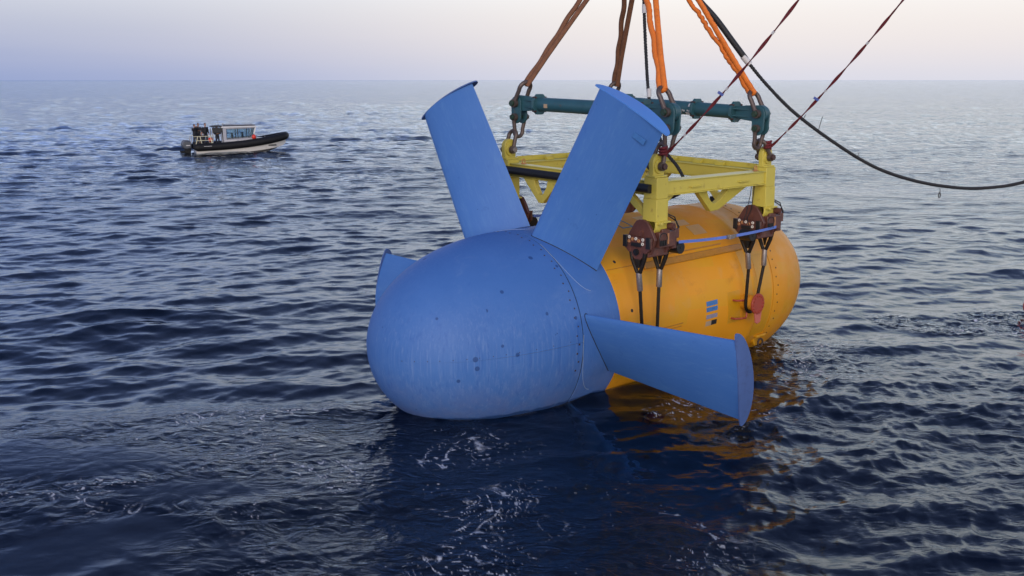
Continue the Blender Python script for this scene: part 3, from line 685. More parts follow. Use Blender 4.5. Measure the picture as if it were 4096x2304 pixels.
def lug(s, t, z):
    prof = [(-.155, 0), (-.155, .15)] + [(.165 * math.cos(a), .26 + .165 * math.sin(a)) for a in np.linspace(math.pi, 0, 17)] + [(.155, .15), (.155, 0)]
    mb = MB(); mb.prism(prof, lambda u, v, k: (s + u, t + k, 4.171 + v), -.055, .055)
    l = fbuild(mb, 'lug', bevel=.012)
    mb = MB(); mb.cyl((s, t - .085, 4.171 + .2), (s, t + .085, 4.171 + .2), .135, 28); fbuild(mb, 'lug_boss', bevel=.01, parent=l)
    mb = MB(); mb.lohi((s - .175, t - .12, 4.1715), (s + .175, t + .12, 4.205)); fbuild(mb, 'lug_foot', parent=l)
for s in (SB, SC):
    for t in (TN, TF): post(s, t); lug(s, t, 0)
def beam(name, p, q, w=.24, fl=.02):
    """box beam with proud top and bottom flanges"""
    (s0, t0), (s1, t1) = p, q
    mb = MB()
    if abs(s1 - s0) > abs(t1 - t0): lo, hi = (min(s0, s1), t0 - w / 2), (max(s0, s1), t0 + w / 2); g = (0, .03)
    else: lo, hi = (s0 - w / 2, min(t0, t1)), (s0 + w / 2, max(t0, t1)); g = (.03, 0)
    mb.lohi((*lo, ZB + fl), (*hi, ZT - fl)); b = fbuild(mb, name)
    mb = MB(); mb.lohi((lo[0] - g[0], lo[1] - g[1], ZT - fl + .0005), (hi[0] + g[0], hi[1] + g[1], ZT)); fbuild(mb, 'flange', 'frame_top', .004, b)
    mb = MB(); mb.lohi((lo[0] - g[0], lo[1] - g[1], ZB), (hi[0] + g[0], hi[1] + g[1], ZB + fl - .0005)); fbuild(mb, 'flange', 'frame', .004, b)
    return b
bn = beam('beam', (SB - .161, TN), (SC + .161, TN)); bf = beam('beam', (SB - .161, TF), (SC + .161, TF))
bA = beam('beam', (SB, TF + .156), (SB, TN - .156), .16); bD = beam('beam', (SC, TF + .156), (SC, TN - .156))
# little brackets bolted inside the far beams, pad eyes, grab bars
def small_bracket(s, t, along):
    mb = MB(); pr = [(-.11, 0), (.11, 0), (.13, .075), (-.07, .09)]
    if along == 's': mb.prism(pr, lambda u, v, k: (s + u, t + k, ZT + .001 + v), -.02, .05)
    else: mb.prism(pr, lambda u, v, k: (s + k, t + u, ZT + .001 + v), -.02, .05)
    fbuild(mb, 'bracket', bevel=.004)
for t in (-.35, .35, .95): small_bracket(SC - .05, t, 't')
for s in (-2.4, -3.1): small_bracket(s, TF, 's')
# high back rims of the far beams
mb = MB(); mb.lohi((SC - .155, TF + .2, ZT + .001), (SC - .125, TN - .25, ZT + .10)); fbuild(mb, 'rim_plate', bevel=.004)
mb = MB(); mb.lohi((SB - .35, TF - .155, ZT + .001), (SC + .25, TF - .125, ZT + .10)); fbuild(mb, 'rim_plate', bevel=.004)
def eye(s, t):
    mb = MB(); mb.box((s, t, ZT + .008), (.11, .07, .014)); mb.tube([(s + .04 * math.cos(a), t, ZT + .058 + .045 * math.sin(a)) for a in np.linspace(0, 2 * math.pi, 14, endpoint=False)], .011, 8, closed=True, upv=(0, 1, 0)); fbuild(mb, 'pad_eye', 'rust_washer', 0)
eye(SB - .02, TF + .45); eye(SC + .32, TN); 
for s in (-2.2, -3.72):
    mb = MB(); mb.tube([(s + .17, TN + .12, 3.945), (s + .16, TN + .165, 3.945), (s - .16, TN + .165, 3.945), (s - .17, TN + .12, 3.945)], .011, 8); mb.lohi((s - .12, TN + .12, 3.918), (s + .12, TN + .15, 3.928)); fbuild(mb, 'grab_bar', bevel=0)
# V shaped gusset legs under the beams
def vee(fn, a0, a1, b0_, b1, ap0, ap1, zt=ZB - .002, za=3.36, zv=3.52):
    out = [(a0, zt)] + [(ap0, za), (ap1, za + .02), (b1, zt), (b0_, zt)]
    inn = []
    for i in range(9):                      # rounded throat
        k = i / 8; u = b0_ + (a1 - b0_) * k; inn.append((u, zv + (zt - zv) * abs(2 * k - 1) ** 1.7))
    poly = [(a0, zt), (ap0, za), (ap1, za + .02), (b1, zt)] + inn
    return poly
def gusset(poly, fn, name='gusset', th=.06):
    mb = MB(); mb.prism(poly, fn, -th, th); return fbuild(mb, name, bevel=.006)
gusset(vee(None, -2.42, -2.72, -3.45, -4.08, -3.02, -3.26), lambda u, v, k: (u, TN - .06 + k + (v - ZB) * .25, v))
gusset(vee(None, -2.42, -2.72, -3.45, -4.08, -3.02, -3.26), lambda u, v, k: (u, TF + .06 + k - (v - ZB) * .25, v))
for c in (-.86, 1.0):
    gusset([(c - .52, ZB - .002), (c - .06, 3.36), (c + .06, 3.36), (c + .52, ZB - .002), (c + .2, ZB - .002), (c + .17, 3.70), (c + .06, 3.53), (c - .0, 3.52), (c - .07, 3.54), (c - .17, 3.72), (c - .19, ZB - .002)], lambda u, v, k: (SB + .06 + k, u, v))
    gusset([(c - .52, ZB - .002), (c - .06, 3.36), (c + .06, 3.36), (c + .52, ZB - .002), (c + .2, ZB - .002), (c + .17, 3.70), (c + .06, 3.53), (c - .0, 3.52), (c - .07, 3.54), (c - .17, 3.72), (c - .19, ZB - .002)], lambda u, v, k: (SC + k, u, v))
gusset([(1.36, ZB - .002), (1.945, 3.40), (1.945, 3.56), (1.60, ZB - .002)], lambda u, v, k: (SB + .06 + k, u, v))
gusset([(-1.37, ZB - .002), (-1.70, ZB - .002), (-1.37, 3.62)], lambda u, v, k: (u, TN + k, v), th=.05)
# black rubber fender tube along the front beam
mb = MB(); mb.tube([(SB + .19, t, 3.965) for t in np.linspace(TF + .02, TN + .03, 12)], .083, 20); fbuild(mb, 'fender_tube', 'rubber', 0)

# ------------------------------------------------------------------ release clamps under the posts
def clamp(s0, t0, z0, mir, label, simple=False):
    zt = tilt(s0, t0, z0)[2]
    root = empty('release_clamp', FM @ Matrix.Translation((s0, t0, zt)), label, 'clamp', 'release clamps under the frame posts')
    plate = [(-.33, -.03), (-.335, -.25), (-.06, -.47), (.06, -.47), (.31, -.25), (.32, -.04), (.10, -.06), (-.1, -.05)]
    for d in (.31, -.31):
        mb = MB(); mb.prism(plate, lambda u, v, k: (d + k, u, v), -.028, .028); mb.build('clamp_plate', 'brown', root, bevel=.008)
    hump = [(-.36, -.10), (-.22, .12), (-.13, .24), (-.05, .27), (.05, .27), (.14, .23), (.22, .13), (.34, -.08), (.24, -.36), (.0, -.46), (-.24, -.36)]
    for d in (.215, -.215):
        mb = MB(); mb.prism(hump, lambda u, v, k: (d + k, u, v), -.035, .035); mb.build('cheek', 'brown', root, bevel=.01)
    mb = MB(); mb.cyl((.27, 0, .02), (-.27, 0, .02), .058, 20); mb.build('main_pin', 'brown', root)
    mb = MB(); mb.lohi((-.285, -.22, -.42), (.285, .22, -.17)); mb.build('body_block', 'brown', root, bevel=.02)
    if simple:
        mb = MB(); mb.cyl((-.55 * mir, -.05, -.33), (-.55 * mir, .13, -.33), .12, 24); mb.build('roller', 'rubber', root, bevel=.01); return root
    # hydraulic side box facing the ship
    mb = MB(); mb.lohi((-.34, .20, -.24), (.12, .34, .05)); mb.lohi((-.20, .22, .02), (.02, .32, .10)); mb.lohi((-.46, .12, -.10), (-.345, .33, .08)); mb.lohi((-.43, .10, -.30), (-.30, .30, -.09)); mb.build('valve_box', 'brown', root, bevel=.012)
    mb = MB(); mb.cyl((-.20, .10, .17), (-.20, .40, .14), .065, 20); mb.cyl((-.20, .385, .142), (-.20, .42, .138), .040, 16); mb.build('cylinder', 'brown', root)
    mb = MB()
    for i in range(4): mb.lohi((-.05 + .05 * i, .345, -.20), (-.025 + .05 * i, .375, -.10))
    mb.build('valve_block', 'rubber', root, bevel=.003)
    mb = MB(); mb.lohi((-.13, .342, -.18), (-.10, .362, .02)); mb.build('copper_tag', 'rust_washer', root)
    mb = MB(); mb.cyl((-.56 * mir, .02, -.31), (-.56 * mir, .30, -.31), .115, 28); mb.cyl((-.56 * mir, .30, -.31), (-.56 * mir, .31, -.31), .022, 12); mb.build('roller', 'rubber', root, bevel=.012)
    mb = MB(); mb.lohi((-.60 * mir - .03, .08, -.31), (-.25 * mir, .24, -.22)); mb.build('roller_arm', 'brown', root, bevel=.01)
    # pads, washers and plug on the front plate
    x = .338
    for (y0, y1, z0_, z1) in ((-.345, -.245, -.25, -.03), (.215, .315, -.24, -.03), (-.14, .10, -.225, -.155)):
        mb = MB(); mb.lohi((x, y0, z0_), (x + .03, y1, z1)); mb.build('pad', 'rubber', root, bevel=.008)
    mb = MB(); mb.cyl((x, -.02, -.33), (x + .03, -.02, -.33), .062, 20); mb.cyl((x + .03, -.02, -.33), (x + .05, -.02, -.33), .038, 16); mb.build('plug', 'rubber', root)
    for i, (y, z) in enumerate(((-.205, -.06), (-.13, -.095), (-.04, -.08), (.03, -.115), (.13, -.085), (-.21, -.14), (.125, -.165))):
        mb = MB(); pts = [(x + .006, y + .022 * math.cos(a), z + .022 * math.sin(a)) for a in np.linspace(0, 2 * math.pi, 12, endpoint=False)]
        mb.tube(pts, .011, 6, closed=True, upv=(1, 0, 0)); mb.build('washer', 'rust_washer' if i in (1, 3, 5) else 'white_washer', root)
    # hydraulic hoses
    hs = MB()
    for k, (d, lift) in enumerate(((0., .30), (.05, .22))):
        hs.tube([(-.10 - d, .18, .36), (-.18 - d, .26, .37 - d), (-.34 - d, .30, lift), (-.43 - d * .6, .32, .10), (-.40, .30, -.02)], .012, 8)
    hs.tube([(.05 + .11 * math.cos(a), .375, -.06 + .10 * math.sin(a)) for a in np.linspace(-.6, 3.6, 14)], .008, 6)
    if mir < 0:
        hs.tube([(.20, .02, 1.0), (.24, .05, .6), (.28, .04, .2), (.34, -.02, -.02), (.36, .05, -.14)], .010, 6); hs.tube([(.26, .02, 1.0), (.28, .0, .5), (.33, -.05, .1), (.35, -.1, -.1)], .008, 6)
    hs.build('hose', 'rubber', root)
    return root
ZC = 3.115
clamp(SB, 2.0, ZC, 1, 'brown steel release clamp under the near front post, right beside the upright blue blade')
clamp(SC, 2.0, ZC, -1, 'brown steel release clamp under the rear near post, beside the tail dome')
clamp(SB, TF + .08, ZC, 1, 'brown release clamp under the far front post, half hidden behind the left upright blade', simple=True)
clamp(SC, TF + .08, ZC, -1, 'brown release clamp under the far rear post, glimpsed past the right upright blade', simple=True)

# ------------------------------------------------------------------ wire slings from clamp to trunnion
def wire_sling(s0, t0, trx, label, trz=.03):
    o = FW(s0, t0, 1.0)
    root = empty('wire_sling', o, label, 'wire sling', 'wire slings under the clamps')
    tr = TM @ Vector((trx, 2.05, trz))                     # trunnion neck centre
    ax = TA_
    for sg in (1, -1):
        top = FW(s0 + .31 * sg, t0, 2.66); fe = FW(s0 + .30 * sg, t0 + .01, 2.40); fe2 = FW(s0 + .27 * sg, t0 + .03, 2.05)
        e = MB()
        for d in (-1, 1): e.tube([top + FE * (.17 * d) + Vector((0, 0, .12)), top + FE * (.14 * d) + Vector((0, 0, -.02)), fe + FE * (.035 * d)], [.045, .042, .036], 10)
        e.tube([top + Vector((0, 0, .0)), fe + Vector((0, 0, .09))], [.10, .03], 10, flat=.5)
        e.build('sling_eye', 'wire', root, origin=None, fn=lambda x, y, z: (x - o.x, y - o.y, z - o.z))
        f = MB(); f.tube([fe, fe + (fe2 - fe) * .03, fe + (fe2 - fe) * .97, fe2], [.048, .056, .056, .050], 18); f.build('ferrule', 'ferrule', root, fn=lambda x, y, z: (x - o.x, y - o.y, z - o.z))
    rr = .165 + .034
    pts = [FW(s0 + .27 * 1, t0 + .03, 2.06)]
    arc = [tr + ax * (rr * math.cos(a)) + Vector((0, 0, rr * math.sin(a))) for a in np.linspace(0, -math.pi, 13)]
    p_end = FW(s0 - .27, t0 + .03, 2.06)
    a0 = pts[0]; seq = [a0 + (arc[0] - a0) * k / 14 for k in range(14)] + arc + [arc[-1] + (p_end - arc[-1]) * k / 14 for k in range(1, 15)]
    w = MB(); n = 10; w.tube(seq, [.033 + .002 * (i % 2) for i in range(len(seq))], n)
    w.build('wire_rope', 'wire', root, fn=lambda x, y, z: (x - o.x, y - o.y, z - o.z))
wire_sling(SB, 2.0, -1.22, 'dark wire sling with silver ferrules hanging from the clamp beside the upright blue blade', -.32)
wire_sling(SC, 2.0, -4.56, 'dark wire sling with silver ferrules looped behind the red bolted flange')

# ------------------------------------------------------------------ ratchet straps between the clamps
def strap(p, q, label, buckle=True):
    p, q = Vector(p), Vector(q); o = (p + q) / 2
    root = empty('ratchet_strap', o, label, 'strap', 'blue ratchet straps between clamps')
    d = (q - p).normalized(); w = Vector((0, 0, 1)); nrm = d.cross(w).normalized(); w = nrm.cross(d)
    mb = MB(); n = 16; vs = []
    for i in range(n + 1):
        k = i / n; c = p + (q - p) * k - Vector((0, 0, .05 * 4 * k * (1 - k))) - o
        tw = .12 * math.sin(9 * k)
        for a, b in ((-.028, -.004), (.028, -.004), (.028, .004), (-.028, .004)): vs.append(c + (w * math.cos(tw) + nrm * math.sin(tw)) * a + nrm * b)
    fs = [(i * 4 + j, i * 4 + (j + 1) % 4, (i + 1) * 4 + (j + 1) % 4, (i + 1) * 4 + j) for i in range(n) for j in range(4)] + [(0, 1, 2, 3), tuple(n * 4 + j for j in range(4))]
    mb.add(vs, fs); mb.build('webbing', 'strap', root)
    if buckle:
        c = (q - p) * -.02 - Vector((0, 0, .05)); X = (d, w, nrm)
        mb = MB(); mb.box(c + nrm * .02, (.10, .075, .05), X); mb.box(c + d * .09 + nrm * .025, (.10, .065, .03), X); mb.cyl(c + d * .0 + nrm * .05 - w * .045, c + nrm * .05 + w * .045, .022, 12); mb.box(c + d * .2 + nrm * .012, (.09, .068, .03), X); mb.box(c + d * .05 + nrm * .05 - w * .03, (.16, .018, .03), X)
        mb.build('ratchet', 'ferrule', root, bevel=.004)
strap(FW(SB - .44, 2.34, 2.94), FW(SC - .15, 2.37, 2.93), 'blue ratchet strap stretched between the two near clamps across the nacelle')
strap(FW(SB - .44, TF + .32, 3.04), FW(SC + .44, TF + .32, 3.04), 'blue ratchet strap seen between the two upright blades', False)

# ------------------------------------------------------------------ spreader beams
LUGZ = {('f', 'n'): 0}
def zt_(t, z): return z + .0245 * (2.12 - t)
def spreader(s, tA, zA, tB, zB, cuts, label, marks=False):
    o = FW(s, (tA + tB) / 2, (zA + zB) / 2)
    root = empty('spreader_beam', o, label, 'spreader beam', 'teal spreader beams')
    A, B = FW(s, tA, zA), FW(s, tB, zB); d = (B - A).normalized(); L = (B - A).length
    nrm = FA - d * FA.dot(d); nrm.normalize(); w = nrm.cross(d) * -1
    if w.z < 0: w = -w
    loc = lambda x, y, z: (x - o.x, y - o.y, z - o.z)
    P = lambda u, v=0., k=0.: A + d * u + w * v + nrm * k
    e0, e1_ = .62, L - .62
    edges = [e0] + [e0 + c for c in cuts] + [e1_]
    for i in range(len(edges) - 1):
        mb = MB(); mb.cyl(P(edges[i] + .03), P(edges[i + 1] - .03), .142, 32); mb.build('tube_section', 'teal', root, fn=loc)
    fl = [(-.21, -.08), (-.08, -.21), (.08, -.21), (.21, -.08), (.21, .08), (.08, .21), (-.08, .21), (-.21, .08)]
    for i, e in enumerate(edges):
        for sg in (-1, 1):
            mb = MB(); mb.prism(fl, lambda u, v, k: P(e + .0165 * sg + k, u, v), -.015, .015); f = mb.build('flange', 'teal', root, fn=loc, bevel=.005)
        for (a, b) in ((.14, .14), (.14, -.14), (-.14, .14), (-.14, -.14)):
            mb = MB(); mb.cyl(P(e - .05, a, b), P(e + .05, a, b), .020, 8); mb.build('flange_bolt', 'bolt_brown', root, fn=loc)
    for u0, sg in ((0, 1), (L, -1)):
        # end bracket: thick eye plate with ribs
        pl = [(.0 + .17 * math.cos(a), .17 * math.sin(a)) for a in np.linspace(math.pi / 2, 3 * math.pi / 2, 13)] + [(.32, -.15), (.585, -.115), (.585, .115), (.32, .15)]
        mb = MB(); mb.prism(pl, lambda u, v, k: P(u0 + sg * u, v, k), -.06, .06); b = mb.build('end_bracket', 'teal', root, fn=loc, bevel=.01)
        mb = MB()
        for k in (-1, 1):
            for vv in (-.07, .07): mb.prism([(.22, .06), (.585, .06), (.585, .15)], lambda u, v, q: P(u0 + sg * u, vv + q, k * v), -.012, .012)
        mb.build('rib', 'teal', b, fn=loc)
        # drop link: two plates hanging from the same pin
        dl = [(.15 * math.cos(a), .15 * math.sin(a)) for a in np.linspace(0, math.pi, 13)] + [(-.14, -.2)] + [(.135 * math.cos(a), -.29 + .135 * math.sin(a)) for a in np.linspace(math.pi, 2 * math.pi, 13)] + [(.14, -.2)]
        for k in (-.085, .085):
            mb = MB(); mb.prism(dl, lambda u, v, q: P(u0, 0, k + q) + FE * u + Vector((0, 0, v)), -.02, .02); mb.build('drop_link', 'teal', root, fn=loc, bevel=.006)
    if marks:
        mb = MB()
        for i in range(9):
            if i in (4,): continue
            mb.box(P(L * .5 + .10 + .045 * i, -.05 + .004 * (i % 3), .1365), (.024, .036, .006), (d, w, nrm))
        mb.build('stencil_marks', 'white_tag', root, fn=loc)
        for u, v, dd in ((L * .5 + .40, .07, (.12, .07)), (L * .5 + .36, -.105, (.2, .06))):
            mb = MB(); mb.box(P(u, v, .142 * math.cos(math.asin(v / .142)) * .98), (dd[0], dd[1], .012), (d, (w * math.cos(v / .142) - nrm * math.sin(v / .142)), (nrm * math.cos(v / .142) + w * math.sin(v / .142)))); mb.build('label_plate', 'white_tag', root, fn=loc)
    else:
        mb = MB(); mb.box(P(.95, -.02, .14), (.1, .08, .012), (d, w, nrm)); mb.build('label_plate', 'patch_tan', root, fn=loc)
    return A, B
SF, SR = -1.45, -4.25
pA, pB = spreader(SF, -1.92, 5.44, 2.22, 5.345, [1.95], 'teal tubular spreader beam nearer the blades, crossing behind the right upright blade')
pD, pC = spreader(SR, -1.95, 5.43, 2.22, 5.255, [1.55, 2.42] if False else [1.93], 'teal tubular spreader beam farther back with bolted flange and white stencil marks', True)

# ------------------------------------------------------------------ shackles
def shackle(c, axis, dr, label, w=.17, L=.40, wire=.036, bow=.13, pin='bolt_brown', nut=1, group='shackles of the lifting rig'):
    """c pin centre, axis pin direction, dr towards the bow"""
    c = Vector(c); axis = Vector(axis).normalized(); dr = Vector(dr); dr = (dr - axis * dr.dot(axis)).normalized()
    root = empty('shackle', c, label, 'shackle', group)
    hw = w / 2 + wire
    pts = [-axis * hw, -axis * hw + dr * (L * .25)]
    cen = dr * (L - bow)
    for a in np.linspace(math.pi * 1.10, -math.pi * .10, 17): pts.append(cen + axis * (bow * math.cos(a)) + dr * (bow * math.sin(a)))
    pts += [axis * hw + dr * (L * .25), axis * hw]
    mb = MB(); mb.tube(pts, [wire * 1.15, wire] + [wire] * 17 + [wire, wire * 1.15], 12, upv=tuple(axis.cross(dr)))
    for sg in (-1, 1): mb.cyl(axis * (hw - wire * .95) * sg, axis * (hw + wire * .95) * sg, wire * 1.9, 18, upv=tuple(dr))
    mb.build('bow', 'shackle', root)
    mb = MB(); mb.cyl(-axis * (hw + wire * 1.5), axis * (hw + wire * 1.5), wire * 1.0, 14, upv=tuple(dr)); mb.build('pin', pin, root)
    for sg in (-1, 1):
        mb = MB(); a = axis * sg * nut; mb.cyl(a * (hw + wire * .97), a * (hw + wire * 2.1), wire * 1.45, 6, upv=tuple(dr)); mb.build('nut', pin, root, smooth=20, bevel=.004)
    return root
APEX = FW((SB + SC) / 2, .07, 9.16)
lugs = {'A': FW(SB, TF, zt_(TF, 4.43 - .06)), 'B': FW(SB, TN, 4.37), 'C': FW(SC, TN, 4.37), 'D': FW(SC, TF, zt_(TF, 4.37))}
tops = {'A': pA, 'B': pB, 'C': pC, 'D': pD}
names_ = {'A': 'between the two upright blades', 'B': 'beside the right blade tip', 'C': 'above the tail dome', 'D': 'hidden behind the right blade'}
for k in 'ABCD':
    lo = lugs[k] + Vector((0, 0, .0)); hi = tops[k] + Vector((0, 0, -.29)); mid = (lo + hi) / 2
    Lh = (hi - lo).length / 2 + .055
    shackle(lo, FE, hi - lo, 'rusty grey shackle pinned to the yellow lug ' + names_[k], .17, Lh, .043, .115, 'bolt_brown' if k != 'A' else 'ferrule')
    shackle(hi, FA, lo - hi, 'rusty grey shackle hanging from the teal link ' + names_[k], .21, Lh, .042, .115, 'bolt_green')
    shackle(tops[k], FA, APEX - tops[k], 'rusty grey shackle holding the lifting sling ' + names_[k], .215, .50, .046, .15, 'bolt_green')

# ------------------------------------------------------------------ lifting slings up to the crane hook above the picture
def sling(k, mat, label, rough):
    d0 = (APEX - tops[k]).normalized(); base = tops[k] + (d0 - FA * d0.dot(FA)).normalized() * .44
    root = empty('lifting_sling', base, label, 'lifting sling', 'lifting slings')
    d = (APEX - base).normalized(); side = FE - d * FE.dot(d); side.normalize(); oth = d.cross(side)
    L = (APEX - base).length; rs = random.Random(hash(k) % 1000 if False else ord(k))
    for sg in (-1, 1):
        pts = []; rad = []; fl = []
        n = 150
        for i in range(n):
            u = L * i / (n - 1)
            spread = .046 + .06 * min(1, max(0, (u - .7) / 1.6)) ** 1.1
            if rough and sg == -1: spread += .015 * math.sin(u * 9) 
            q = d * u + side * (sg * spread)
            wr = rough if sg == -1 else rough * .25
            jit = wr * (.5 * math.sin(u * 31 + 3 * math.sin(u * 7)) + .5 * (rs.random() - .5))
            pts.append(q + side * (jit * .012) + oth * (jit * .014)); rad.append(.060 * (1 + .10 * jit)); fl.append(.75)
        mb = MB(); mb.tube(pts, rad, 14, flat=fl, upv=tuple(side)); mb.build('sling_leg', mat, root)
    mb = MB(); mb.tube([side * (.066 * math.cos(a)) - FA * 0 + d * (.055 + .06 * math.sin(a)) for a in np.linspace(-math.pi, 0, 10)], .05, 12, flat=.7, upv=tuple(oth)); mb.build('sling_eye', mat, root)
    return root, d, side, oth
sling('A', 'sling_brown', 'brown lifting sling rising from the left end of the front spreader beam', .08)
sling('D', 'sling_brown', 'brown lifting sling going up from behind the right blade tip', .08)
sling('B', 'sling_orange', 'orange lifting sling at the right end of the front spreader beam', .35)
sling('C', 'sling_orange', 'orange lifting sling with ruffled sleeve at the rear spreader beam end', 1.1)

# ------------------------------------------------------------------ black umbilical cables
def smooth_path(pts, n):
    P = [Vector(p) for p in pts]; out = []
    for i in range(len(P) - 1):
        a, b, c, d = P[max(i - 1, 0)], P[i], P[i + 1], P[min(i + 2, len(P) - 1)]
        for k in range(n):
            t = k / n; out.append(.5 * ((2 * b) + (c - a) * t + (2 * a - 5 * b + 4 * c - d) * t * t + (3 * b - a - 3 * c + d) * t ** 3))
    return out + [P[-1]]
def laid_rope(path, r, strands, pitch, mb, n=7):
    """twisted strands along a path"""
    seq = [Vector(p) for p in path]; ln = [0.]
    for a, b in zip(seq, seq[1:]): ln.append(ln[-1] + (b - a).length)
    for s in range(strands):
        pts = []; u = None
        for i, p in enumerate(seq):
            t = (seq[min(i + 1, len(seq) - 1)] - seq[max(i - 1, 0)]).normalized()
            if u is None:
                u = Vector((0, 1, 0)); 
            u = (u - t * u.dot(t)).normalized(); w = t.cross(u); a = 2 * math.pi * (ln[i] / pitch + s / strands)
            pts.append(p + (u * math.cos(a) + w * math.sin(a)) * r * .5)
        mb.tube(pts, r * .56, n)
    return mb
def resample(path, step):
    P = smooth_path(path, 40); out = [P[0]]; acc = 0
    for a, b in zip(P, P[1:]):
        acc += (b - a).length
        if acc >= step: out.append(b); acc = 0
    return out
FV = [FW(-2.9, .07, 9.1), FW(-2.9, .197, 7.8), FW(-2.9, .30, 6.6), FW(-2.9, .436, 5.53), FW(-2.85, .70, 4.95), FW(-2.8, 1.0, 4.50), FW(-2.85, 1.26, 4.22), FW(-2.9, 1.40, 3.95), FW(-2.95, 1.30, 3.70), FW(-3.0, .9, 3.52)]
r1 = empty('umbilical_cable', FV[-1], 'black twisted cable dropping straight down behind the blade into the frame', 'cable')
mb = laid_rope(resample(FV, .02), .036, 3, .17, MB(), 6); mb.build('cable', 'rope', r1, fn=lambda x, y, z: (x - FV[-1].x, y - FV[-1].y, z - FV[-1].z), smooth=60)
for q in (FW(-2.9, .245, 7.25), FW(-2.9, .432, 5.58)):
    MB().cyl(q, q + Vector((0, 0, .17)) - FE * .008, .047, 12).build('tape', 'white_tag', r1, fn=lambda x, y, z: (x - FV[-1].x, y - FV[-1].y, z - FV[-1].z))
BG = [(2.75, 21.45, 9.0), (3.594, 21.3, 7.8), (3.786, 21.3, 7.508), (4.14, 21.3, 7.141), (4.495, 21.3, 6.701), (4.831, 21.3, 6.283), (5.251, 21.3, 5.815), (5.857, 21.3, 5.247), (6.718, 21.3, 4.637), (7.582, 21.3, 4.139), (8.436, 21.3, 3.851), (9.282, 21.3, 3.71), (9.949, 21.3, 3.699), (10.74, 21.3, 3.825), (11.764, 21.3, 4.232), (12.8, 21.2, 5.0)]
r2 = empty('umbilical_cable', BG[-1], 'long black twisted cable sagging in a wide curve to the right edge', 'cable')
ofs = lambda x, y, z: (x - BG[-1][0], y - BG[-1][1], z - BG[-1][2])
mb = laid_rope(resample(BG[5:], .02), .037, 3, .19, MB(), 6); mb.build('cable', 'rope', r2, fn=ofs, smooth=60)
mb = MB(); mb.tube(resample(BG[:6], .06), .062, 12); mb.build('cable_sleeve', 'rope', r2, fn=ofs)
mb = MB(); a, b = Vector(BG[5]), Vector(BG[6]); mb.cyl(a - (b - a) * .25, a + (b - a) * .1, .066, 12); mb.build('tape', 'white_tag', r2, fn=ofs)
mb = MB()
for (x, z, dx_, dz_) in ((6.02, 5.11, .05, .11), (6.35, 4.88, .07, .30), (8.98, 3.70, .0, -.13), (7.2, 4.36, .03, .08)):
    mb.tube([(x, 21.28, z), (x + dx_ * .5, 21.26, z + dz_ * .55), (x + dx_, 21.27, z + dz_)], .007, 6)
mb.tube([(8.98 + .02 * math.cos(a), 21.28, 3.55 + .055 * math.sin(a)) for a in np.linspace(0, 2 * math.pi, 12, endpoint=False)], .010, 6, closed=True, upv=(0, 1, 0))
mb.build('cable_tie', 'rubber', r2, fn=ofs)

# ------------------------------------------------------------------ red tag lines
def tag_line(p, q, label, tags):
    p, q = Vector(p), Vector(q); root = empty('tag_line', p, label, 'rope', 'red tag lines')
    d = (q - p); L = d.length; n = int(L / .035); pts = []; rad = []
    for i in range(n + 1):
        k = i / n; pts.append(d * k - Vector((0, 0, .12 * 4 * k * (1 - k)))); seg = (k * L / .62) % 1
        rad.append(.030 * (.62 + .38 * math.sin(math.pi * seg) ** .6))
    mb = MB(); mb.tube(pts, rad, 8, flat=.45, twist=.16); mb.build('webbing', 'red_line', root)
    j = 0
    while j * .62 < L:
        k = j * .62 / L; c = d * k - Vector((0, 0, .12 * 4 * k * (1 - k))); e = d.normalized()
        if j % 2: MB().tube([c - e * .03, c + e * .03], .022, 8).build('tape', 'white_tag', root)
        j += 1
    mb = MB(); dn = d.normalized(); kk = [Vector((.0, 0, 0))]
    hitch = [Vector((.065 * math.cos(a), .065 * math.sin(a), -.05 + .012 * i)) + Vector((-.045, 0, 0)) for i, a in enumerate(np.linspace(0, 6 * math.pi, 30))]
    hitch = [Vector((h.x, h.y, h.z * .45)) for h in hitch]
    mb.tube(hitch, .026, 8); mb.build('hitch', 'red_line', root)
    for k, off in tags:
        c = d * k - Vector((0, 0, .12 * 4 * k * (1 - k))); mb = MB(); mb.box(c + Vector((-.05, 0, -.02)), (.11, .012, .05), (Vector((.85, 0, -.5)), Vector((0, 1, 0)), Vector((.5, 0, .85)))); mb.build('tag', 'blue_tag', root)
hB = lugs['B'] + (tops['B'] - lugs['B']) * .22 + FE * .13; hC = lugs['C'] + (tops['C'] - lugs['C']) * .22 + FE * .13
tag_line(hB, (4.76, 16.4, 7.55), 'dark red tag line hitched to the shackle beside the blade tip', ((.42, 0),))
tag_line(hC, (7.02, 18.0, 7.7), 'dark red tag line hitched to the rear corner shackle near the tail', ((.36, 0),))

# ------------------------------------------------------------------ red float at the right edge
fo = Vector((13.32, 25.4, .02)); fr = empty('marker_float', fo, 'small red float in the foam at the right edge of the picture', 'float')
mb = MB(); mb.sphere((0, 0, .22), .20, 20, 14, (1, 1, 1.25)); mb.build('float_body', 'red_float', fr); mb = MB(); mb.cyl((0, 0, .44), (0, 0, .53), .05, 12); mb.build('float_eye', 'rust_washer', fr)

# ------------------------------------------------------------------ workboat
HEAD = R(23); BO = Vector((-26.15, 84.3, .0))
BMx = Matrix.Translation(BO) @ Matrix.Rotation(HEAD, 4, 'Z') @ Matrix.Rotation(R(-1.0), 4, 'Y') @ Matrix.Scale(.93, 4)
boat = empty('workboat', BMx, 'rigid inflatable workboat with grey cabin and black tube, lying out on the left', 'boat')
LB = 8.4
def sheer(x): return .56 + .78 * (max(0, x) / LB) ** 2.4
def halfw(x):
    k = max(0, (x - 4.6) / (LB - .36 - 4.6)); return 1.18 * math.sqrt(max(0., 1 - min(1, k) ** 2.2))
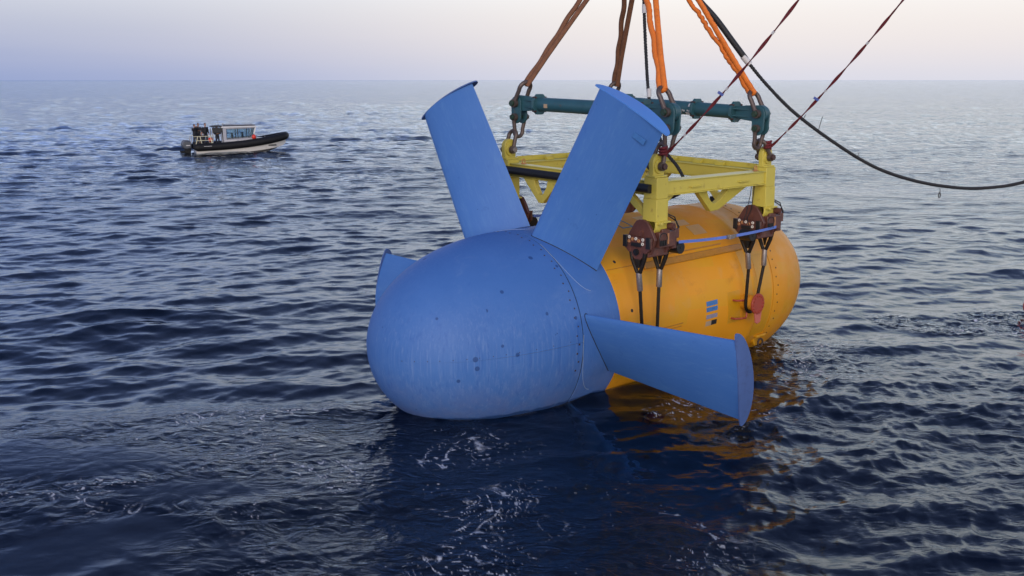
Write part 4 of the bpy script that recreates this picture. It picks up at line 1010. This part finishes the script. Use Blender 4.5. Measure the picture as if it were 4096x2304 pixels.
# inflatable collar: stern cone -> along starboard -> round the bow -> back along port
xs = list(np.linspace(.1, LB - .36, 40)); path = []
for x in [-.28] + xs: path.append((x, -halfw(x), sheer(x)))
for x in xs[::-1][1:] + [-.28]: path.append((x, halfw(x), sheer(x)))
rad = [.34] * len(path); rad[0] = rad[-1] = .03
path[1:1] = [(-.1, -halfw(0), sheer(0))]; rad[1:1] = [.22]; path[-1:-1] = [(-.1, halfw(0), sheer(0))]; rad[-1:-1] = [.22]
MB().tube(path, rad, 20).build('inflatable_collar', 'tube_black', boat)
# V hull
st = []; hull = MB(); vs = []; hxs = list(np.linspace(0, LB - .42, 26))
for x in hxs:
    k = x / LB; hw_ = max(.02, halfw(x) + .02); zs = sheer(x) - .22; keel = -.42 + 1.30 * max(0, (k - .45) / .55) ** 2.6; ch_ = max(keel + .01, min(zs - .02, -.06 + .62 * k ** 3.2))
    for y, z in ((-hw_, zs), (-hw_ * .96, ch_), (0, keel), (hw_ * .96, ch_), (hw_, zs)): vs.append((x, y, z))
fs = [(i * 5 + j, i * 5 + j + 1, (i + 1) * 5 + j + 1, (i + 1) * 5 + j) for i in range(len(hxs) - 1) for j in range(4)] + [(0, 1, 2, 3, 4), tuple((len(hxs) - 1) * 5 + j for j in range(5))]
hull.add(vs, fs); hull.build('hull', 'hull_white', boat, smooth=30)
for sg in (-1, 1):
    MB().tube([(x, sg * (halfw(x) + .06), sheer(x) - .30) for x in np.linspace(.2, LB - .45, 40)], .035, 8).build('rubbing_strake', 'hull_yellow', boat)
MB().lohi((.05, -1.05, .45), (7.0, 1.05, .56)).build('deck', 'dark_deck', boat)
mb = MB(); mb.prism([(5.2, .56), (7.1, .56), (7.0, 1.05), (5.2, 1.22)], lambda u, v, k: (u, k, v), -.72, .72); mb.build('foredeck', 'hull_white', boat, bevel=.05)
# cabin: lower box, pillars, windows, roof
CX0, CX1, CW = 2.42, 5.05, .80
def cab(name, poly, y0, y1, mat, bevel=.0): mb = MB(); mb.prism(poly, lambda u, v, k: (u, k, v), y0, y1); return mb.build(name, mat, boat, bevel=bevel)
for sg in (-1, 1):
    ys = (sg * CW, sg * (CW - .04))
    cab('cabin_side', [(CX0, .56), (5.0, .56), (5.0, 1.30), (2.72, 1.20), (2.72, 2.02), (5.25, 2.05), (5.32, 2.16), (CX0, 2.16)], *ys, 'cabin_grey', .01)
    for (a0, a1, b0_, b1) in ((2.74, 3.68, 2.74, 3.68), (3.72, 4.62, 3.72, 4.70), (4.66, 4.97, 4.74, 5.22)):
        w_ = cab('window', [(a0, 1.23), (a1, 1.27), (b1, 2.03), (b0_, 2.01)], sg * (CW - .012), sg * (CW - .028), 'glass')
    for xx, xt in ((3.70, 3.70), (4.64, 4.72)): cab('window_post', [(xx - .03, 1.22), (xx + .03, 1.22), (xt + .03, 2.04), (xt - .03, 2.04)], sg * CW * 1.004, sg * (CW - .05), 'dark_deck')
    cab('window_trim', [(2.70, 1.18), (5.0, 1.27), (5.0, 1.24), (2.70, 1.14)], sg * CW * 1.006, sg * (CW - .03), 'dark_deck')
    cab('window_trim', [(2.70, 2.03), (5.24, 2.06), (5.25, 2.09), (2.70, 2.07)], sg * CW * 1.006, sg * (CW - .03), 'dark_deck')
    cab('window_trim', [(2.70, 1.14), (2.74, 1.14), (2.74, 2.06), (2.70, 2.06)], sg * CW * 1.007, sg * (CW - .03), 'dark_deck')
    cab('windscreen_pillar', [(4.95, 1.24), (5.06, 1.24), (5.34, 2.12), (5.22, 2.12)], sg * CW * 1.002, sg * (CW - .10), 'cabin_white', .01)
cab('windscreen', [(4.98, 1.26), (5.0, 1.26), (5.27, 2.08), (5.25, 2.08)], -CW + .1, CW - .1, 'glass')
cab('cabin_front', [(4.96, .56), (5.04, .56), (5.04, 1.26), (4.96, 1.26)], -CW + .041, CW - .041, 'cabin_grey')
cab('roof', [(2.30, 2.165), (5.38, 2.165), (5.42, 2.22), (5.25, 2.27), (2.35, 2.29), (2.28, 2.22)], -CW - .05, CW + .05, 'cabin_white', .02)
cab('roof_edge', [(2.55, 2.285), (5.2, 2.265), (5.3, 2.32), (2.6, 2.34)], -CW + .0, CW - .0, 'dark_deck', .01)
for y in (-.78, .78):
    mb = MB(); mb.tube([(2.65, y, 2.40), (5.25, y, 2.36)], .022, 8)
    for x in np.linspace(2.7, 5.2, 7): mb.cyl((x, y, 2.27), (x, y, 2.39), .014, 8)
    mb.build('roof_rail', 'rail_grey', boat)
# rear part of the cabin with the open door and awning
cab('door_frame', [(1.50, .56), (1.58, .56), (1.58, 2.1), (1.50, 2.1)], -CW + .02, -CW + .12, 'rail_grey', .01); cab('door_frame', [(1.50, .56), (1.58, .56), (1.58, 2.1), (1.50, 2.1)], CW - .12, CW - .02, 'rail_grey', .01)
cab('awning', [(1.50, 2.26), (2.40, 2.28), (2.45, 2.33), (2.2, 2.37), (1.65, 2.36), (1.45, 2.32)], -CW - .02, CW + .02, 'dark_deck', .02)
cab('cabin_back_panel', [(1.55, 1.75), (2.42, 1.75), (2.42, 2.16), (1.62, 2.25), (1.5, 2.2)], -CW + .005, -CW + .05, 'dark_deck', .01)
cab('bulkhead', [(2.40, .56), (2.44, .56), (2.44, 2.16), (2.40, 2.16)], -.1, CW - .05, 'cabin_white')
cab('seat', [(3.2, .56), (3.7, .56), (3.7, 1.0), (3.35, 1.05), (3.3, 1.7), (3.18, 1.7)], -.6, -.15, 'dark_deck', .03); cab('seat', [(4.1, .56), (4.6, .56), (4.6, 1.0), (4.25, 1.05), (4.2, 1.7), (4.08, 1.7)], -.6, -.15, 'dark_deck', .03)
# illegible small lettering on cabin side and collar
mb = MB(); rl = random.Random(3)
x = 2.55
while x < 4.55:
    w_ = rl.uniform(.05, .09)
    if not 3.55 < x < 3.7: mb.lohi((x, -CW - .003, .99), (x + w_, -CW - .0005, 1.06))
    x += w_ + .025
mb.build('lettering', 'white_tag', boat)
mb = MB(); x = .65
while x < 1.25: mb.lohi((x, -1.18 - .3405, .64), (x + .05, -1.18 - .33, .68)); x += .075
mb.build('lettering', 'white_tag', boat)
# stern rails and arch
def rails(y):
    mb = MB()
    for a, b in (((.0, .62), (.22, 1.50)), ((.58, .62), (.42, 1.50)), ((1.42, .62), (1.30, 1.50)), ((1.52, .62), (1.36, 1.2))): mb.cyl((a[0], y, a[1]), (b[0], y, b[1]), .028, 8)
    for z, x0, x1 in ((1.50, -.15, 1.52), (1.14, .12, 1.55), (.80, .02, 1.6)): mb.cyl((x0, y, z), (x1, y, z), .022, 8)
    mb.build('stern_rail', 'rail_cream', boat)
rails(-.95); rails(.95)
mb = MB(); mb.tube([(-.35, -.75, .9), (-.28, -.75, 1.42), (-.25, -.6, 1.5), (-.25, .6, 1.5), (-.28, .75, 1.42), (-.35, .75, .9)], .035, 8); mb.build('stern_arch', 'rail_grey', boat)
mb = MB(); mb.lohi((-.05, -.9, .56), (.35, .9, .98)); mb.lohi((.35, -.45, .56), (1.2, .45, .95)); mb.build('stern_locker', 'dark_deck', boat, bevel=.04)
for y in (-.5, .5):
    mb = MB(); pr = [(-.30, .52), (-.32, 1.02), (-.45, 1.16), (-.85, 1.18), (-1.05, 1.05), (-1.12, .75), (-1.02, .48), (-.7, .40)]
    mb.prism(pr, lambda u, v, k: (u, y + k, v), -.25, .25); e = mb.build('outboard_engine', 'engine_grey', boat, bevel=.10)
    mb = MB(); mb.prism([(-.35, .5), (-.85, .45), (-.8, -.5), (-.5, -.5)], lambda u, v, k: (u, y + k, v), -.12, .12); mb.lohi((-1.25, y - .10, .10), (-.5, y + .10, .22)); mb.build('engine_leg', 'tube_black', e, bevel=.03)
    mb = MB(); mb.lohi((-.78, y - .256, .72), (-.45, y - .2515, .78)); mb.build('lettering', 'white_tag', e)
mb = MB(); mb.tube([(5.2, -.62, 1.12), (5.3, -.62, 1.42), (6.0, -.60, 1.42), (6.15, -.60, 1.12)], .022, 8); mb.build('bow_rail', 'rail_grey', boat)
mb = MB(); mb.cyl((2.2, .3, 2.3), (2.15, .3, 2.75), .015, 6); mb.cyl((2.5, -.3, 2.3), (2.5, -.3, 2.55), .05, 10); mb.cyl((1.9, -.4, 2.36), (1.85, -.42, 2.6), .012, 6); mb.build('antenna', 'rail_grey', boat)
def ball(p, label):
    o = BMx @ Vector(p); r_ = empty('ball_fender', o, label, 'fender', 'red ball fenders on the workboat'); MB().sphere((0, 0, 0), .18, 18, 12, (1, 1, 1.1)).build('fender_ball', 'red_float', r_); MB().cyl((0, 0, .17), (0, 0, .26), .035, 8).build('fender_eye', 'tube_black', r_)
ball((5.05, -1.06, 1.30), 'bright red ball fender hanging at the workboat cabin windscreen'); ball((1.32, -.70, 1.18), 'red ball fender inside the stern rail of the workboat')

# ------------------------------------------------------------------ people aboard
def person(p, face, label, pose='stand', h=1.75, jac='jacket', cap=False):
    """one continuous body with clothing children; p feet position in boat space"""
    root = empty('person', BMx @ Matrix.Translation(p) @ Matrix.Rotation(face, 4, 'Z'), label, 'person', 'crew on the workboat')
    s = h / 1.75; hip = .92 if pose != 'sit' else .50
    J = dict(hip=(0, 0, hip), chest=(.02, 0, hip + .42), neck=(.02, 0, hip + .56), head=(.05, 0, hip + .70))
    legs = {}
    for sg in (-1, 1):
        if pose == 'sit': legs[sg] = [(0, sg * .09, hip), (.42, sg * .11, hip + .02), (.45, sg * .12, .08), (.60, sg * .13, .04)]
        else: legs[sg] = [(0, sg * .09, hip), (.03, sg * .11, .50), (-.01, sg * .12, .08), (.16, sg * .14, .04)]
    arms = {}
    for sg in (-1, 1):
        sh = (.02, sg * .19, hip + .50)
        if pose == 'photo': arms[sg] = [sh, (.16, sg * .30, hip + .34), (.32, sg * .07, hip + .62), (.38, sg * .05, hip + .68)]
        elif pose == 'hold': arms[sg] = [sh, (.06, sg * .27, hip + .22), (.28, sg * .12, hip + .22), (.36, sg * .06, hip + .24)]
        else: arms[sg] = [sh, (-.02, sg * .26, hip + .22), (.12, sg * .25, hip - .02), (.17, sg * .24, hip - .09)]
    S = lambda q: tuple(v * s for v in q)
    def skinned(name, mat, parts, vox):
        mb = MB()
        for pts, rad in parts: mb.tube(smooth_path([S(q) for q in pts], 5), list(np.interp(np.linspace(0, len(pts) - 1, (len(pts) - 1) * 5 + 1), range(len(pts)), [r_ * s for r_ in rad])), 10)
        return mb, name, mat, vox
    def finish(t, extra=None):
        mb, name, mat, vox = t
        if extra: extra(mb)
        o = mb.build(name, mat, root); rm = o.modifiers.new('join', 'REMESH'); rm.mode = 'VOXEL'; rm.voxel_size = vox; rm.use_smooth_shade = True
        return o
    body = [([J['hip'], J['chest'], J['neck'], J['head']], [.13, .14, .055, .06])]
    for sg in (-1, 1):
        body.append((legs[sg], [.085, .062, .042, .04])); body.append((arms[sg], [.058, .045, .032, .034]))
    hd = S(J['head'])
    def head(mb):
        mb.sphere((hd[0] + .01, hd[1], hd[2] + .035 * s), .105 * s, 14, 10, (.95, .78, 1.15)); mb.sphere((hd[0] + .115 * s, hd[1], hd[2] + .02 * s), .022 * s, 8, 6); mb.sphere((hd[0] + .05 * s, hd[1], hd[2] - .06 * s), .055 * s, 10, 8)
        for sg in (-1, 1): mb.sphere((hd[0], hd[1] + sg * .085 * s, hd[2] + .02 * s), .024 * s, 8, 6)
        for sg in (-1, 1):
            e, w_ = Vector(S(arms[sg][2])), Vector(S(arms[sg][3])); dd = (w_ - e).normalized(); sd_ = Vector((0, 0, 1)).cross(dd).normalized()
            for f_ in range(4): mb.tube([w_ + sd_ * (.014 * (f_ - 1.5)), w_ + sd_ * (.016 * (f_ - 1.5)) + dd * (.05 + .01 * (f_ in (1, 2))), w_ + dd * .075 + sd_ * (.014 * (f_ - 1.5)) - Vector((0, 0, .025))], .009, 6)
            mb.tube([w_ - dd * .02 - sd_ * .03 * sg, w_ + dd * .03 - sd_ * .05 * sg], .010, 6)
    finish(skinned('body', 'skin', body, .016), head)
    jk = [([(0, 0, hip - .02), J['chest'], (.02, 0, hip + .52)], [.165, .185, .09])]
    for sg in (-1, 1): jk.append((arms[sg][:3], [.085, .068, .055]))
    finish(skinned('jacket', jac, jk, .02))
    tr = [([(0, 0, hip + .06), (0, 0, hip - .06)], [.15, .13])]
    for sg in (-1, 1): tr.append((legs[sg][:3], [.105, .08, .065]))
    finish(skinned('trousers', 'trousers', tr, .02))
    bo = [(legs[sg][2:], [.06, .055]) for sg in (-1, 1)]
    finish(skinned('boots', 'tube_black', bo, .02))
    mb = MB(); mb.sphere((hd[0] - .02 * s, hd[1], hd[2] + .075 * s), .108 * s, 14, 10, (.98, .84, .92)); mb.build('cap' if cap else 'hair', 'jacket' if cap else 'hair', root)
    return root
DK = .80
person((.05, -.25, DK), R(-60), 'person in dark jacket holding a camera up, leftmost at the stern of the boat', 'photo', 1.72)
person((.42, .12, DK), R(-75), 'person in dark grey jacket and cap, tallest of the group at the stern', 'hold', 1.80, 'jacket_grey', True)
person((.62, -.42, .56), R(-80), 'person sitting low in front of the others at the stern of the boat', 'sit', 1.72, 'jacket_grey')
person((1.0, .0, DK), R(-70), 'person in dark jacket with light cuffs standing just aft of the awning', 'stand', 1.78)
person((1.95, -.45, .56), R(-80), 'person in black in the doorway of the grey cabin', 'hold', 1.70)
